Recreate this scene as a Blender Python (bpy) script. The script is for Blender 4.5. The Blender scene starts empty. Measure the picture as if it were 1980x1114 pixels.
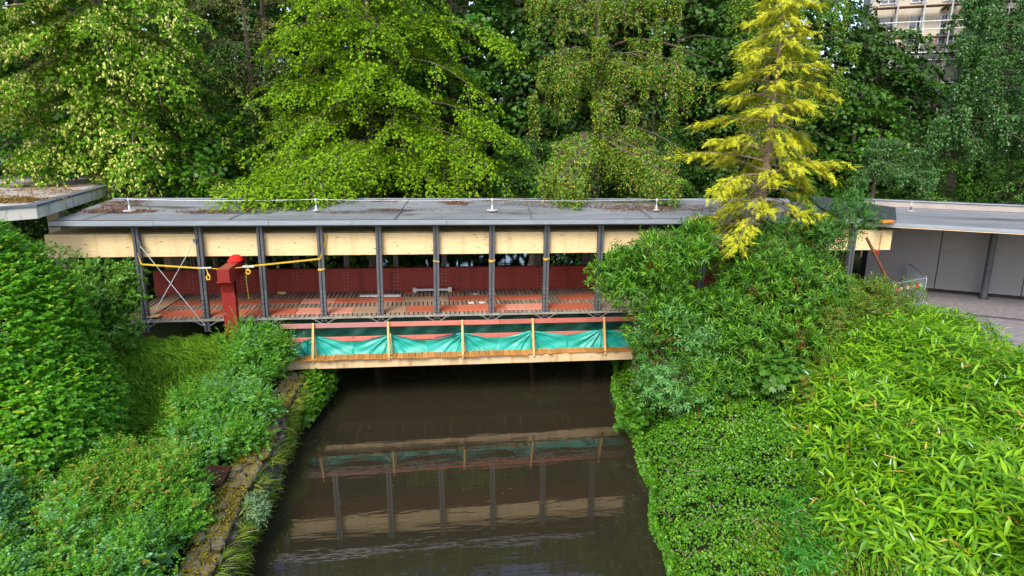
import bpy, math, random
import numpy as np
from mathutils import Matrix, Vector
R_ = math.radians
rng = np.random.default_rng(11)
random.seed(5)
S = bpy.context.scene
COL = S.collection

# ------------------------------------------------------------------ camera, sky, sun, exposure
PITCH, ROLL, YAW, CAMZ = .238, .0034, .1248, 9.032
F = Vector((math.sin(YAW)*math.cos(PITCH), math.cos(YAW)*math.cos(PITCH), -math.sin(PITCH)))
Rt = Vector((math.cos(YAW), -math.sin(YAW), 0)); Up = Rt.cross(F)
Rt2 = Rt*math.cos(ROLL)+Up*math.sin(ROLL); Up2 = Up*math.cos(ROLL)-Rt*math.sin(ROLL)
cd = bpy.data.cameras.new('camera'); cam = bpy.data.objects.new('camera', cd); COL.objects.link(cam)
cd.sensor_width = 36; cd.lens = 22.85; cd.clip_start = .1; cd.clip_end = 600
m = Matrix((Rt2, Up2, -F)).transposed().to_4x4(); m.translation = (0, 0, CAMZ); cam.matrix_world = m
S.camera = cam
w = bpy.data.worlds.new('World'); S.world = w; w.use_nodes = True
nt = w.node_tree; bg = nt.nodes['Background']
sky = nt.nodes.new('ShaderNodeTexSky'); sky.sky_type = 'NISHITA'; sky.sun_disc = False
sky.sun_elevation = R_(44); sky.sun_rotation = R_(205); sky.dust_density = 2.0; sky.air_density = 1.0
nt.links.new(sky.outputs[0], bg.inputs[0]); bg.inputs[1].default_value = .145
sd = bpy.data.lights.new('sun', 'SUN'); so = bpy.data.objects.new('sun', sd); COL.objects.link(so)
sd.energy = 1.7; sd.angle = R_(24); sd.color = (1, .95, .86)
az = R_(205); sdir = Vector((math.sin(az)*math.cos(R_(44)), math.cos(az)*math.cos(R_(44)), math.sin(R_(44))))
so.rotation_euler = sdir.to_track_quat('Z', 'Y').to_euler()
S.view_settings.view_transform = 'Standard'; S.view_settings.look = 'None'
S.view_settings.exposure = 1.15; S.view_settings.gamma = 1; S.view_settings.use_curve_mapping = False
S.render.engine = 'CYCLES'; S.cycles.max_bounces = 6; S.cycles.diffuse_bounces = 3; S.cycles.glossy_bounces = 3
S.cycles.transmission_bounces = 3; S.cycles.use_denoising = True; S.cycles.caustics_reflective = False; S.cycles.caustics_refractive = False

# ------------------------------------------------------------------ materials
def nodes(name):
    M = bpy.data.materials.new(name); M.use_nodes = True
    return M, M.node_tree, M.node_tree.nodes['Principled BSDF']
def ramp(n, stops):
    r = n.nodes.new('ShaderNodeValToRGB'); e = r.color_ramp.elements
    while len(e) < len(stops): e.new(.5)
    for i, (p, c) in enumerate(stops): e[i].position = p; e[i].color = (*c, 1)
    return r
def noise(n, scale, detail=4, vec=None, stretch=None, rough=.55, coord='Object'):
    t = n.nodes.new('ShaderNodeTexNoise'); t.inputs['Scale'].default_value = scale; t.inputs['Detail'].default_value = detail
    t.inputs['Roughness'].default_value = rough
    tc = n.nodes.new('ShaderNodeTexCoord'); mp = n.nodes.new('ShaderNodeMapping')
    n.links.new(tc.outputs[coord], mp.inputs[0]); n.links.new(mp.outputs[0], t.inputs['Vector'])
    if stretch: mp.inputs['Scale'].default_value = stretch
    return t
def mixc(n, a, b, f, mode='MIX'):
    x = n.nodes.new('ShaderNodeMix'); x.data_type = 'RGBA'; x.blend_type = mode
    for k, v in ((6, a), (7, b), (0, f)):
        if hasattr(v, 'is_linked') or hasattr(v, 'links'): n.links.new(v, x.inputs[k])
        elif isinstance(v, (int, float)): x.inputs[k].default_value = v
        else: x.inputs[k].default_value = (*v, 1)
    return x.outputs[2]
def bump(n, b, src, s, d=.02):
    q = n.nodes.new('ShaderNodeBump'); q.inputs['Strength'].default_value = s; q.inputs['Distance'].default_value = d
    n.links.new(src, q.inputs['Height']); n.links.new(q.outputs[0], b.inputs['Normal'])
def plain(name, c, rough=.6, metal=0, c2=None, scale=6, stretch=None, bs=.3, spec=.4, rnd=0, coord='Object', lo=.35, hi=.7):
    M, n, b = nodes(name)
    t = noise(n, scale, 6, stretch=stretch, coord=coord)
    r = ramp(n, [(lo, c), (hi, c2 or tuple(v*.7 for v in c))]); n.links.new(t.outputs[0], r.inputs[0]); out = r.outputs[0]
    if rnd:
        oi = n.nodes.new('ShaderNodeObjectInfo'); rr = ramp(n, [(0, (1-rnd,)*3), (1, (1+rnd*.5, 1+rnd*.45, 1+rnd*.35))]); n.links.new(oi.outputs['Random'], rr.inputs[0])
        out = mixc(n, out, rr.outputs[0], 1.0, 'MULTIPLY')
    n.links.new(out, b.inputs['Base Color'])
    b.inputs['Roughness'].default_value = rough; b.inputs['Metallic'].default_value = metal; b.inputs['Specular IOR Level'].default_value = spec
    if bs: bump(n, b, t.outputs[0], bs, .01)
    return M
def timber(name, c, c2, knots=.0, rough=.6, rnd=0, grain=(1.2, 20, 20), kn=(.18, .08, .03), kscale=(1.5, 4, 5), drip=0):
    M, n, b = nodes(name)
    t = noise(n, 2.2, 6, stretch=grain); r = ramp(n, [(.3, c), (.7, c2)]); n.links.new(t.outputs[0], r.inputs[0]); out = r.outputs[0]
    if knots:
        v = n.nodes.new('ShaderNodeTexVoronoi'); v.inputs['Scale'].default_value = 1.0
        tc = n.nodes.new('ShaderNodeTexCoord'); mp = n.nodes.new('ShaderNodeMapping'); mp.inputs['Scale'].default_value = kscale
        n.links.new(tc.outputs['Object'], mp.inputs[0]); n.links.new(mp.outputs[0], v.inputs['Vector'])
        rr = ramp(n, [(0, (1, 1, 1)), (knots*.6, (.8,)*3), (knots, (0, 0, 0))]); n.links.new(v.outputs['Distance'], rr.inputs[0])
        out = mixc(n, out, kn, rr.outputs[0])
    if drip:
        td = noise(n, 1.0, 5, stretch=(3.2, 1, .35)); rd = ramp(n, [(.52, (1, 1, 1)), (.68, (1-drip, 1-drip*1.15, 1-drip*1.3))]); n.links.new(td.outputs[0], rd.inputs[0]); out = mixc(n, out, rd.outputs[0], 1.0, 'MULTIPLY')
    if rnd:
        oi = n.nodes.new('ShaderNodeObjectInfo'); rr = ramp(n, [(0, (1-rnd, 1-rnd*1.1, 1-rnd*1.2)), (1, (1+rnd*.6, 1+rnd*.5, 1+rnd*.4))]); n.links.new(oi.outputs['Random'], rr.inputs[0])
        out = mixc(n, out, rr.outputs[0], 1.0, 'MULTIPLY')
    n.links.new(out, b.inputs['Base Color']); b.inputs['Roughness'].default_value = rough; b.inputs['Specular IOR Level'].default_value = .3
    bump(n, b, t.outputs[0], .25, .004)
    return M
def leaf(name, cols, trans=.3, rough=.45, spec=.35, patch=None, pscale=.5):
    """cols: ramp of leaf colours picked per leaf; patch: second colour in natural patches over the plant"""
    M, n, b = nodes(name)
    g = n.nodes.new('ShaderNodeNewGeometry'); k = len(cols)
    r = ramp(n, [(i/(k-1) if k > 1 else 0, c) for i, c in enumerate(cols)]); n.links.new(g.outputs['Random Per Island'], r.inputs[0]); out = r.outputs[0]
    if patch:
        t = noise(n, pscale, 3, coord='Object'); rr = ramp(n, [(.45, (0, 0, 0)), (.62, (1, 1, 1))]); n.links.new(t.outputs[0], rr.inputs[0])
        out = mixc(n, out, patch, rr.outputs[0])
        jj = mixc(n, (.7, .7, .7), (1.25, 1.25, 1.25), g.outputs['Random Per Island']); out = mixc(n, out, jj, 1.0, 'MULTIPLY')
    n.links.new(out, b.inputs['Base Color']); b.inputs['Roughness'].default_value = rough; b.inputs['Specular IOR Level'].default_value = spec
    tr = n.nodes.new('ShaderNodeBsdfTranslucent'); tint = mixc(n, out, (1.15, 1.1, .55), 1.0, 'MULTIPLY'); n.links.new(tint, tr.inputs[0])
    ms = n.nodes.new('ShaderNodeMixShader'); ms.inputs[0].default_value = trans
    n.links.new(b.outputs[0], ms.inputs[1]); n.links.new(tr.outputs[0], ms.inputs[2])
    n.links.new(ms.outputs[0], n.nodes['Material Output'].inputs[0])
    return M

# ------------------------------------------------------------------ mesh helpers
def tag(o, label=None, cat=None, group=None, kind=None):
    if label: o['label'] = label
    if cat: o['category'] = cat
    if group: o['group'] = group
    if kind: o['kind'] = kind
    return o
def thing(name, label, cat, loc=(0, 0, 0), rot=(0, 0, 0), group=None):
    o = bpy.data.objects.new(name, None); COL.objects.link(o); o.location = loc; o.rotation_euler = rot; o.empty_display_size = .2
    return tag(o, label, cat, group)
class MB:
    def __init__(s): s.v = []; s.f = []
    def add(s, vs, fs):
        k = len(s.v); s.v += [tuple(v) for v in vs]; s.f += [tuple(i+k for i in f) for f in fs]; return s
    def box(s, a, b, M=None):
        (x0, y0, z0), (x1, y1, z1) = a, b
        vs = [(x, y, z) for z in (z0, z1) for y in (y0, y1) for x in (x0, x1)]
        if M: vs = [M @ Vector(v) for v in vs]
        return s.add(vs, [(0, 2, 3, 1), (4, 5, 7, 6), (0, 1, 5, 4), (2, 6, 7, 3), (0, 4, 6, 2), (1, 3, 7, 5)])
    def cbox(s, a, b, c=.004, M=None):
        """box with a chamfered top and bottom edge so rims catch light"""
        (x0, y0, z0), (x1, y1, z1) = a, b
        c = min(c, (x1-x0)/3, (y1-y0)/3, (z1-z0)/3); vs = []
        for z, i in ((z0, c), (z0+c, 0), (z1-c, 0), (z1, c)):
            vs += [(x0+i, y0+i, z), (x1-i, y0+i, z), (x1-i, y1-i, z), (x0+i, y1-i, z)]
        fs = [(3, 2, 1, 0), (12, 13, 14, 15)]
        for k in range(3):
            for j in range(4): fs.append((4*k+j, 4*k+(j+1) % 4, 4*k+4+(j+1) % 4, 4*k+4+j))
        if M: vs = [M @ Vector(v) for v in vs]
        return s.add(vs, fs)
    def prism(s, pts, z0, z1):
        n = len(pts); vs = [(x, y, z0) for x, y in pts]+[(x, y, z1) for x, y in pts]
        return s.add(vs, [tuple(range(n))[::-1], tuple(range(n, 2*n))]+[(i, (i+1) % n, n+(i+1) % n, n+i) for i in range(n)])
    def tube(s, pts, rad, k=6):
        pts = [Vector(p) for p in pts]; n = len(pts)
        rad = [rad]*n if isinstance(rad, (int, float)) else rad
        vs = []; 
        for i, p in enumerate(pts):
            d = (pts[min(i+1, n-1)]-pts[max(i-1, 0)]).normalized()
            e = d.cross(Vector((0, 0, 1)) if abs(d.z) < .9 else Vector((1, 0, 0))).normalized(); g = d.cross(e)
            vs += [p+(e*math.cos(2*math.pi*j/k)+g*math.sin(2*math.pi*j/k))*rad[i] for j in range(k)]
        fs = [(i*k+j, i*k+(j+1) % k, (i+1)*k+(j+1) % k, (i+1)*k+j) for i in range(n-1) for j in range(k)]
        fs += [tuple(range(k))[::-1], tuple(range((n-1)*k, n*k))]
        return s.add(vs, fs)
    def beam(s, a, b, w, h, up=(0, 0, 1)):
        """rectangular bar from a to b"""
        a = Vector(a); b = Vector(b); d = (b-a); L = d.length; d.normalize(); u = Vector(up); x = d.cross(u).normalized(); z = x.cross(d)
        M = Matrix((x, d, z)).transposed().to_4x4(); M.translation = a
        return s.cbox((-w/2, 0, -h/2), (w/2, L, h/2), .003, M)
    def build(s, name, mat, parent=None, smooth=False):
        me = bpy.data.meshes.new(name); me.from_pydata(s.v, [], s.f); me.materials.append(mat)
        if smooth: me.polygons.foreach_set('use_smooth', [True]*len(me.polygons))
        o = bpy.data.objects.new(name, me); COL.objects.link(o)
        if parent: o.parent = parent
        return o
def dup(o, parent, loc=None, rot=None):
    c = o.copy(); COL.objects.link(c); c.parent = parent
    if loc is not None: c.location = loc
    if rot is not None: c.rotation_euler = rot
    return c
def link_mesh(name, me, mat, parent=None):
    if not me.materials: me.materials.append(mat)
    o = bpy.data.objects.new(name, me); COL.objects.link(o)
    if parent: o.parent = parent
    return o

# leaf templates: verts (unit length along x), triangles
def T_kite(w, fold=.10): return (np.array([[0, 0, 0], [.42, -w/2, fold*w+.02], [1, 0, -.08], [.42, w/2, fold*w+.02]]), [(0, 1, 2), (0, 2, 3)])
def T_oval(w):
    return (np.array([[0, 0, 0], [.25, -w*.38, .03], [.62, -w/2*.9, .02], [1, 0, -.12], [.62, w/2*.9, .02], [.25, w*.38, .03]]), [(0, 1, 2), (0, 2, 3), (0, 3, 4), (0, 4, 5)])
def T_lance(w, dr=.25):
    return (np.array([[0, 0, 0], [.3, -w/2, .035], [.3, 0, .01], [.3, w/2, .035], [.68, -w*.36, -.02-dr*.35], [.68, 0, -.04-dr*.35], [.68, w*.36, -.02-dr*.35], [1, 0, -dr]]),
            [(0, 1, 2), (0, 2, 3), (1, 4, 5), (1, 5, 2), (2, 5, 6), (2, 6, 3), (4, 7, 5), (5, 7, 6)])
def T_blade(w, dr=.25):
    return (np.array([[0, 0, 0], [.42, -w/2, .03-dr*.1], [.45, 0, -dr*.15], [.42, w/2, .03-dr*.1], [1, 0, -dr]]), [(0, 1, 2), (0, 2, 3), (1, 4, 2), (2, 4, 3)])
def T_maple():
    a = [(0, 0), (.1, -.3), (.38, -.55), (.42, -.25), (.78, -.38), (.72, -.12), (1, 0), (.72, .12), (.78, .38), (.42, .25), (.38, .55), (.1, .3)]
    v = [[x, y, -.12*abs(y)-.05*x] for x, y in a]; return (np.array(v), [(0, i, i+1) for i in range(1, 11)])
def T_frond(k=6):
    v = []; f = []
    for i in range(k):
        t = i/k; L = .5*(1-t)+.12
        for sgn in (-1, 1):
            b = len(v); v += [[t, 0, 0], [t+.16, 0, 0], [t+.30, sgn*L*.62, -.10*L]]; f.append((b, b+1, b+2))
    b = len(v); v += [[.85, -.03, 0], [1.1, 0, -.04], [.85, .03, 0]]; f.append((b, b+1, b+2))
    return (np.array(v, float), f)
def unit(a): return a/np.maximum(np.linalg.norm(a, axis=-1, keepdims=True), 1e-9)
def leaves_mesh(name, P, Dn, N, size, tpl):
    V, Fc = tpl; V = np.asarray(V, float); n = len(P)
    x = unit(Dn); z = unit(N-(N*x).sum(1, keepdims=True)*x); y = np.cross(z, x)
    s = np.asarray(size).reshape(-1, 1, 1)
    co = P[:, None, :]+s*(V[None, :, 0:1]*x[:, None]+V[None, :, 1:2]*y[:, None]+V[None, :, 2:3]*z[:, None])
    fa = (np.array(Fc)[None]+(np.arange(n)*len(V))[:, None, None]).reshape(-1, 3)
    me = bpy.data.meshes.new(name); me.vertices.add(n*len(V)); me.vertices.foreach_set('co', co.astype(np.float32).ravel())
    me.loops.add(fa.size); me.loops.foreach_set('vertex_index', fa.astype(np.int32).ravel())
    me.polygons.add(len(fa)); me.polygons.foreach_set('loop_start', np.arange(0, fa.size, 3, dtype=np.int32))
    try: me.polygons.foreach_set('loop_total', np.full(len(fa), 3, np.int32))
    except Exception: pass
    me.update(calc_edges=True); return me
def foliage(name, P, Dn, N, size, tpl, mat, parent):
    o = link_mesh(name, leaves_mesh(name, P, Dn, N, size, tpl), mat, parent); o['kind'] = 'stuff'; return o
def rn(*s): return rng.normal(size=s)
def ru(a, b, *s): return rng.uniform(a, b, size=s)
def wob(P, k=1.0, seed=0):
    """smooth lumpy field in -1..1"""
    r = np.random.default_rng(seed); o = np.zeros(len(P))
    for i in range(6):
        d = r.normal(size=3)*k*(1+.6*i); o += np.sin(P@d+r.uniform(0, 6))/(1+.5*i)
    return o/2.2
CAMP = np.array([0, 0, CAMZ])
def shell(ells, n, depth=.3, lump=.12, lk=1.3, zmin=-9, seed=1, back=.3, dpow=1.0):
    """points (and outward normals) in the outer leaf shell of a union of ellipsoids"""
    E = np.array(ells, float); area = (E[:, 3]*E[:, 4]+E[:, 4]*E[:, 5]+E[:, 3]*E[:, 5]); pr = area/area.sum()
    outP = []; outN = []; got = 0
    for _ in range(12):
        m = int(n*1.5); idx = rng.choice(len(E), m, p=pr); u = unit(rn(m, 3)); c = E[idx, :3]; r = E[idx, 3:]
        base = c+u*r; k = 1+lump*wob(base, lk, seed)-depth*rng.random(m)**dpow/r.min(axis=1)
        P = c+u*r*k[:, None]; N = unit(u/r)
        keep = P[:, 2] > zmin
        for j in range(len(E)):
            q = (((P-E[j, :3])/E[j, 3:])**2).sum(1); keep &= (idx == j) | (q > (1-depth/E[j, 3:].min())**2)
        f = ((CAMP-P)*N).sum(1); keep &= (f > 0) | (rng.random(m) < back)
        outP.append(P[keep]); outN.append(N[keep]); got += keep.sum()
        if got >= n: break
    return np.concatenate(outP)[:n], np.concatenate(outN)[:n]
def shoots(P, D, L, k, ang, ll, mode='spiral', droop=.2, jit=.25, t0=.15, lj=.25):
    """k leaves along each shoot; returns leaf position, direction, normal, size"""
    n = len(P); D = unit(D); e1 = unit(np.cross(D, np.array([0, 0, 1.])+rn(n, 3)*.05)); e2 = np.cross(D, e1)
    L = np.broadcast_to(L, (n,)); A = []
    ph0 = ru(0, 6.28, n)
    for j in range(k):
        t = t0+(1-t0)*(j+.5)/k
        ph = ph0+j*2.4 if mode == 'spiral' else (j % 2)*math.pi+rn(n)*.3
        d = D*math.cos(ang)+(e1*np.cos(ph)[:, None]+e2*np.sin(ph)[:, None])*math.sin(ang)
        d = unit(d+np.array([0, 0, -droop])+rn(n, 3)*jit*.6)
        p = P+D*(L*t)[:, None]; p[:, 2] -= (L*t*t*droop*.5)
        nn = unit(D*.6+np.array([0, 0, .8])+rn(n, 3)*jit); A.append((p, d, nn, ll*(1+rn(n)*lj).clip(.45, 1.7)))
    return [np.concatenate([a[i] for a in A]) for i in range(4)]
def clumpify(ells, n, r0, r1, seed=1):
    """small leafy heads over the big lobes, so that the outline is broken and dark gaps open between them"""
    r = np.random.default_rng(seed); out = [tuple(e[:3])+tuple(v*.74 for v in e[3:]) for e in ells]; E = np.array(ells, float); pr = E[:, 3]*E[:, 5]; pr = pr/pr.sum()
    for _ in range(n):
        e = E[r.choice(len(E), p=pr)]; u = r.normal(size=3); u[2] = abs(u[2])*.9-.25*r.random(); u[1] -= .35*r.random(); u /= np.linalg.norm(u); c = e[:3]+u*e[3:]*r.uniform(.74, 1.06); q = r.uniform(r0, r1)
        out.append((c[0], c[1], c[2], q, q, q*r.uniform(.7, 1.1)))
    return out

# ------------------------------------------------------------------ materials in use
M_cream = timber('spruce_glulam', (.82, .64, .36), (.68, .47, .23), knots=.15, kscale=(2.2, 5, 7), drip=.14)
M_beam2 = timber('new_spruce_beam', (.74, .55, .33), (.62, .42, .22), knots=.10, kscale=(1.6, 5, 7), drip=.3)
M_redg = timber('red_stained_glulam', (.30, .045, .034), (.20, .028, .022), grain=(1.5, 14, 14), rough=.5, drip=.3)
M_deck = timber('weathered_deck', (.33, .265, .20), (.22, .175, .135), rnd=.25, grain=(14, .8, 10), rough=.7)
M_deckcut = timber('orange_plank', (.58, .27, .07), (.40, .16, .035), rnd=.3, knots=.07, grain=(16, 1.2, 10), kscale=(5, 3, 5))
M_tan = timber('tan_plywood', (.36, .24, .15), (.28, .18, .11), rough=.7)
M_orange = timber('orange_formply', (.50, .10, .045), (.42, .16, .10), rnd=.3, grain=(3, 9, 5), rough=.55)
M_pinkply = timber('pale_worn_formply', (.62, .30, .22), (.50, .17, .11), rnd=.15, grain=(3, 8, 5))
M_pink = timber('pink_primed_timber', (.60, .20, .15), (.50, .13, .10), knots=.12, rnd=.18, kn=(.16, .02, .015))
M_pole = timber('pale_batten', (.70, .45, .18), (.60, .33, .10), grain=(20, 20, 1.5), rnd=.1)
M_steel = plain('dark_grey_steel', (.065, .070, .082), .5, .0, (.10, .105, .115), 5, spec=.5, bs=.1)
M_bolt = plain('zinc_bolt', (.55, .52, .50), .4, .3)
M_redst = plain('oxide_red_steel', (.27, .022, .018), .45, 0, (.20, .016, .014), 4, bs=.08, spec=.4)
M_rag = plain('bright_red_cloth', (.75, .012, .008), .8, 0, (.6, .008, .006))
M_yellow = plain('yellow_webbing', (.72, .47, .03), .6, 0, (.55, .33, .02))
M_silver = plain('galvanised_steel', (.62, .64, .66), .4, .3, (.5, .52, .54), 8)
M_zinc = plain('zinc_fascia', (.32, .36, .40), .45, .3, (.24, .27, .31), 3, stretch=(.6, 2, 6), bs=.1)
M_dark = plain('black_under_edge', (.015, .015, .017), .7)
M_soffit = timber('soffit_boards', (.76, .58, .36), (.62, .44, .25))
M_bark = plain('grey_brown_bark', (.13, .095, .075), .9, 0, (.06, .043, .034), 9, stretch=(1, 1, .25), bs=.9)
M_barkl = plain('pale_bark', (.26, .19, .15), .9, 0, (.14, .10, .08), 8, stretch=(1, 1, .25), bs=.9)
M_twig = plain('pale_dead_twig', (.30, .23, .18), .9)

def roof_mat():
    M, n, b = nodes('bitumen_roofing')
    t = noise(n, .9, 8, stretch=(.5, 1.6, 1)); r = ramp(n, [(.3, (.15, .158, .168)), (.5, (.22, .228, .24)), (.72, (.29, .298, .305))]); n.links.new(t.outputs[0], r.inputs[0])
    t2 = noise(n, 60, 2); mm = mixc(n, (.8, .8, .8), (1.15, 1.15, 1.15), t2.outputs[0]); o = mixc(n, r.outputs[0], mm, 1.0, 'MULTIPLY')
    # puddle stains and brown silt
    t3 = noise(n, .55, 5, stretch=(.45, 1.3, 1)); r3 = ramp(n, [(.60, (0, 0, 0)), (.66, (.75, .75, .75))]); n.links.new(t3.outputs[0], r3.inputs[0])
    o = mixc(n, o, (.075, .055, .045), r3.outputs[0])
    n.links.new(o, b.inputs['Base Color']); rr = ramp(n, [(.35, (.62,)*3), (.6, (.35,)*3)]); n.links.new(t3.outputs[0], rr.inputs[0]); n.links.new(rr.outputs[0], b.inputs['Roughness'])
    bump(n, b, t2.outputs[0], .25, .004); return M
M_roof = roof_mat()
def concrete_mat(name, c, stain, amt=.55):
    M, n, b = nodes(name); t = noise(n, 1.5, 8); r = ramp(n, [(.35, c), (.7, tuple(v*.75 for v in c))]); n.links.new(t.outputs[0], r.inputs[0])
    t3 = noise(n, 2.0, 5, stretch=(2.5, 2.5, .35)); r3 = ramp(n, [(amt, (0, 0, 0)), (amt+.12, (.8, .8, .8))]); n.links.new(t3.outputs[0], r3.inputs[0])
    n.links.new(mixc(n, r.outputs[0], stain, r3.outputs[0]), b.inputs['Base Color']); b.inputs['Roughness'].default_value = .85; bump(n, b, t.outputs[0], .4, .01); return M
M_slab = concrete_mat('stained_concrete_edge', (.72, .68, .60), (.24, .20, .06))
def slabtop_mat():
    M, n, b = nodes('dusty_flat_roof_with_moss'); t = noise(n, .8, 8, stretch=(.6, 1, 1)); r = ramp(n, [(.38, (.46, .42, .38)), (.52, (.36, .30, .27)), (.6, (.17, .07, .045)), (.75, (.22, .12, .04))]); n.links.new(t.outputs[0], r.inputs[0])
    n.links.new(r.outputs[0], b.inputs['Base Color']); b.inputs['Roughness'].default_value = .95; t2 = noise(n, 25, 5); bump(n, b, t2.outputs[0], .6, .02); return M
M_slabtop = slabtop_mat()
def water_mat():
    M, n, b = nodes('silty_brown_water'); b.inputs['Base Color'].default_value = (.026, .0215, .0125, 1); b.inputs['Roughness'].default_value = .02; b.inputs['IOR'].default_value = 1.6
    t = noise(n, 1.0, 3, stretch=(.55, 2.6, 1)); t2 = noise(n, 9, 2, stretch=(.5, 1.5, 1)); a = n.nodes.new('ShaderNodeMath'); a.operation = 'MULTIPLY_ADD'
    n.links.new(t2.outputs[0], a.inputs[0]); a.inputs[1].default_value = .07; n.links.new(t.outputs[0], a.inputs[2]); bump(n, b, a.outputs[0], .10, .045); return M
M_water = water_mat()
def soil_mat(name, c1, c2, moss=None):
    M, n, b = nodes(name); t = noise(n, 4, 8); r = ramp(n, [(.35, c1), (.65, c2)]); n.links.new(t.outputs[0], r.inputs[0]); o = r.outputs[0]
    if moss:
        g = n.nodes.new('ShaderNodeNewGeometry'); sx = n.nodes.new('ShaderNodeSeparateXYZ'); n.links.new(g.outputs['Normal'], sx.inputs[0])
        t2 = noise(n, 3.0, 6); ad = n.nodes.new('ShaderNodeMath'); ad.operation = 'MULTIPLY'; n.links.new(t2.outputs[0], ad.inputs[0]); n.links.new(sx.outputs[2], ad.inputs[1])
        r2 = ramp(n, [(.36, (0, 0, 0)), (.50, (1, 1, 1))]); n.links.new(ad.outputs[0], r2.inputs[0])
        t3 = noise(n, 12, 4); mc = ramp(n, [(.35, moss), (.65, tuple(v*.45 for v in moss))]); n.links.new(t3.outputs[0], mc.inputs[0]); o = mixc(n, o, mc.outputs[0], r2.outputs[0])
    n.links.new(o, b.inputs['Base Color']); b.inputs['Roughness'].default_value = .95; b.inputs['Specular IOR Level'].default_value = .05; t4 = noise(n, 18, 6); bump(n, b, t4.outputs[0], .8, .03); return M
M_soil = soil_mat('dark_soil', (.022, .022, .010), (.016, .028, .009))
M_stone = soil_mat('mossy_rubble_stone', (.25, .215, .165), (.13, .11, .085), (.27, .215, .015))
M_mortar = soil_mat('old_mortar', (.13, .10, .07), (.08, .06, .04), (.14, .11, .015))

# ------------------------------------------------------------------ ground, river
def sheet(name, xs, ys, fz, mat):
    v = [(x, y, fz(x, y)) for y in ys for x in xs]; nx = len(xs)
    f = [(j*nx+i, j*nx+i+1, (j+1)*nx+i+1, (j+1)*nx+i) for j in range(len(ys)-1) for i in range(nx-1)]
    o = MB().add(v, f).build(name, mat, smooth=True); o['kind'] = 'structure'; return o
def bankx(y): return 5.55+.165*(y-15)+.12*math.sin(y*.9)+.08*math.sin(y*2.3)
def right_z(x, y):
    u = x-bankx(y); 
    if u < 0: return -.7
    b = min(1, u/2.7)**.75*2.15 + max(0, min(1, (u-3)/5))*.45
    return b + .08*math.sin(x*2+y*1.3)*min(1, u)
sheet('river_water', [-16, -4.5, 0, 8, 16], [-6, 10, 30, 90], lambda x, y: 0, M_water)
xsR = list(np.arange(3.2, 15.2, .35))
sheet('ground_right_bank', xsR, list(np.arange(-2, 90, .6)), lambda x, y: right_z(x, y) if x < 14.6 else 2.6, M_soil)
sheet('ground_far_right', [15.1, 24, 60, 260], [-20, 13.9, 40, 130, 400], lambda x, y: 2.55, M_soil)
sheet('ground_left_bank', [-260, -60, -14, -10, -7, -5.3, -4.75], [-20, 0, 9, 14, 19, 21.5, 24, 60, 90, 400], lambda x, y: 1.0 if x > -9 else 1.5 if x > -20 else 2.4, M_soil)
sheet('river_bed', [-20, 20], [-20, 100], lambda x, y: -1.3, M_soil)

# ------------------------------------------------------------------ mossy stone wall by the river
wall = thing('stone_wall', 'crumbling rubble retaining wall with yellow moss along the left edge of the river', 'wall', (0, 0, 0))
def wallx(y): return -4.22+.05*math.sin(y*1.3)-.01*(y-14)
c = MB()
for i in range(26):
    y0 = 7+i*.55; y1 = y0+.55; c.box((wallx(y0)-.60-.01*(i % 2), y0, -1.2), (wallx(y0)-.06-.008*(i % 2), y1-.001, 1.16+.012*(i % 3)))
c.build('mortar_core', M_mortar, wall)
def rock(sx, sy, sz, seed):
    r = random.Random(seed); v = []
    for z in (-1, -.35, .45, 1):
        for k in range(6):
            a = k*math.pi/3+r.uniform(-.25, .25); q = (.72 if abs(z) == 1 else 1.0)*r.uniform(.82, 1.08)
            v.append((math.cos(a)*q*sx/2, math.sin(a)*q*sy/2, z*sz/2*r.uniform(.85, 1.1)))
    f = [(5, 4, 3, 2, 1, 0), (18, 19, 20, 21, 22, 23)]+[(l*6+k, l*6+(k+1) % 6, l*6+6+(k+1) % 6, l*6+6+k) for l in range(3) for k in range(6)]
    return MB().add(v, f)
protos = [rock(1, 1, 1, i).build('stone', M_stone, wall) for i in range(8)]
first = set(); cnt = 0
def put_stone(x, y, z, s, rot):
    global cnt
    p = protos[cnt % 8]; cnt += 1
    o = p if cnt <= 8 else dup(p, wall)
    o.location = (x, y, z); o.scale = s; o.rotation_euler = rot
y = 7.0
while y < 20.8:
    for off, hh in ((-.08, 1.20), (-.28, 1.23), (-.46, 1.21)):
        l = random.uniform(.26, .48)
        put_stone(wallx(y)+off+random.uniform(-.04, .04), y+random.uniform(-.1, .1), hh+random.uniform(-.06, .05), (random.uniform(.22, .32), l, random.uniform(.10, .17)), (random.uniform(-.2, .2), random.uniform(-.2, .2), random.uniform(-.4, .4)))
    y += .33
y = 7.0
while y < 20.8:
    for k, z in enumerate((.08, .36, .64, .92)):
        put_stone(wallx(y)-.03+random.uniform(-.03, .04), y+(k % 2)*.25+random.uniform(-.06, .06), z+random.uniform(-.03, .03), (random.uniform(.22, .3), random.uniform(.38, .56), random.uniform(.2, .3)), (random.uniform(-.1, .1), random.uniform(-.1, .1), random.uniform(-.1, .1)))
    y += .50

# ------------------------------------------------------------------ covered footbridge (local frame: x along, y away, slight fall to the right)
D = 21.889; SL = .0103
bridge = thing('covered_footbridge', 'long covered footbridge with flat grey roof, dark steel posts and cream girder', 'bridge', (0, D, 0), (0, SL, 0))
PX = [-9.41+1.9*i for i in range(14)]
XL, XR = -12.6, 15.5
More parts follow.
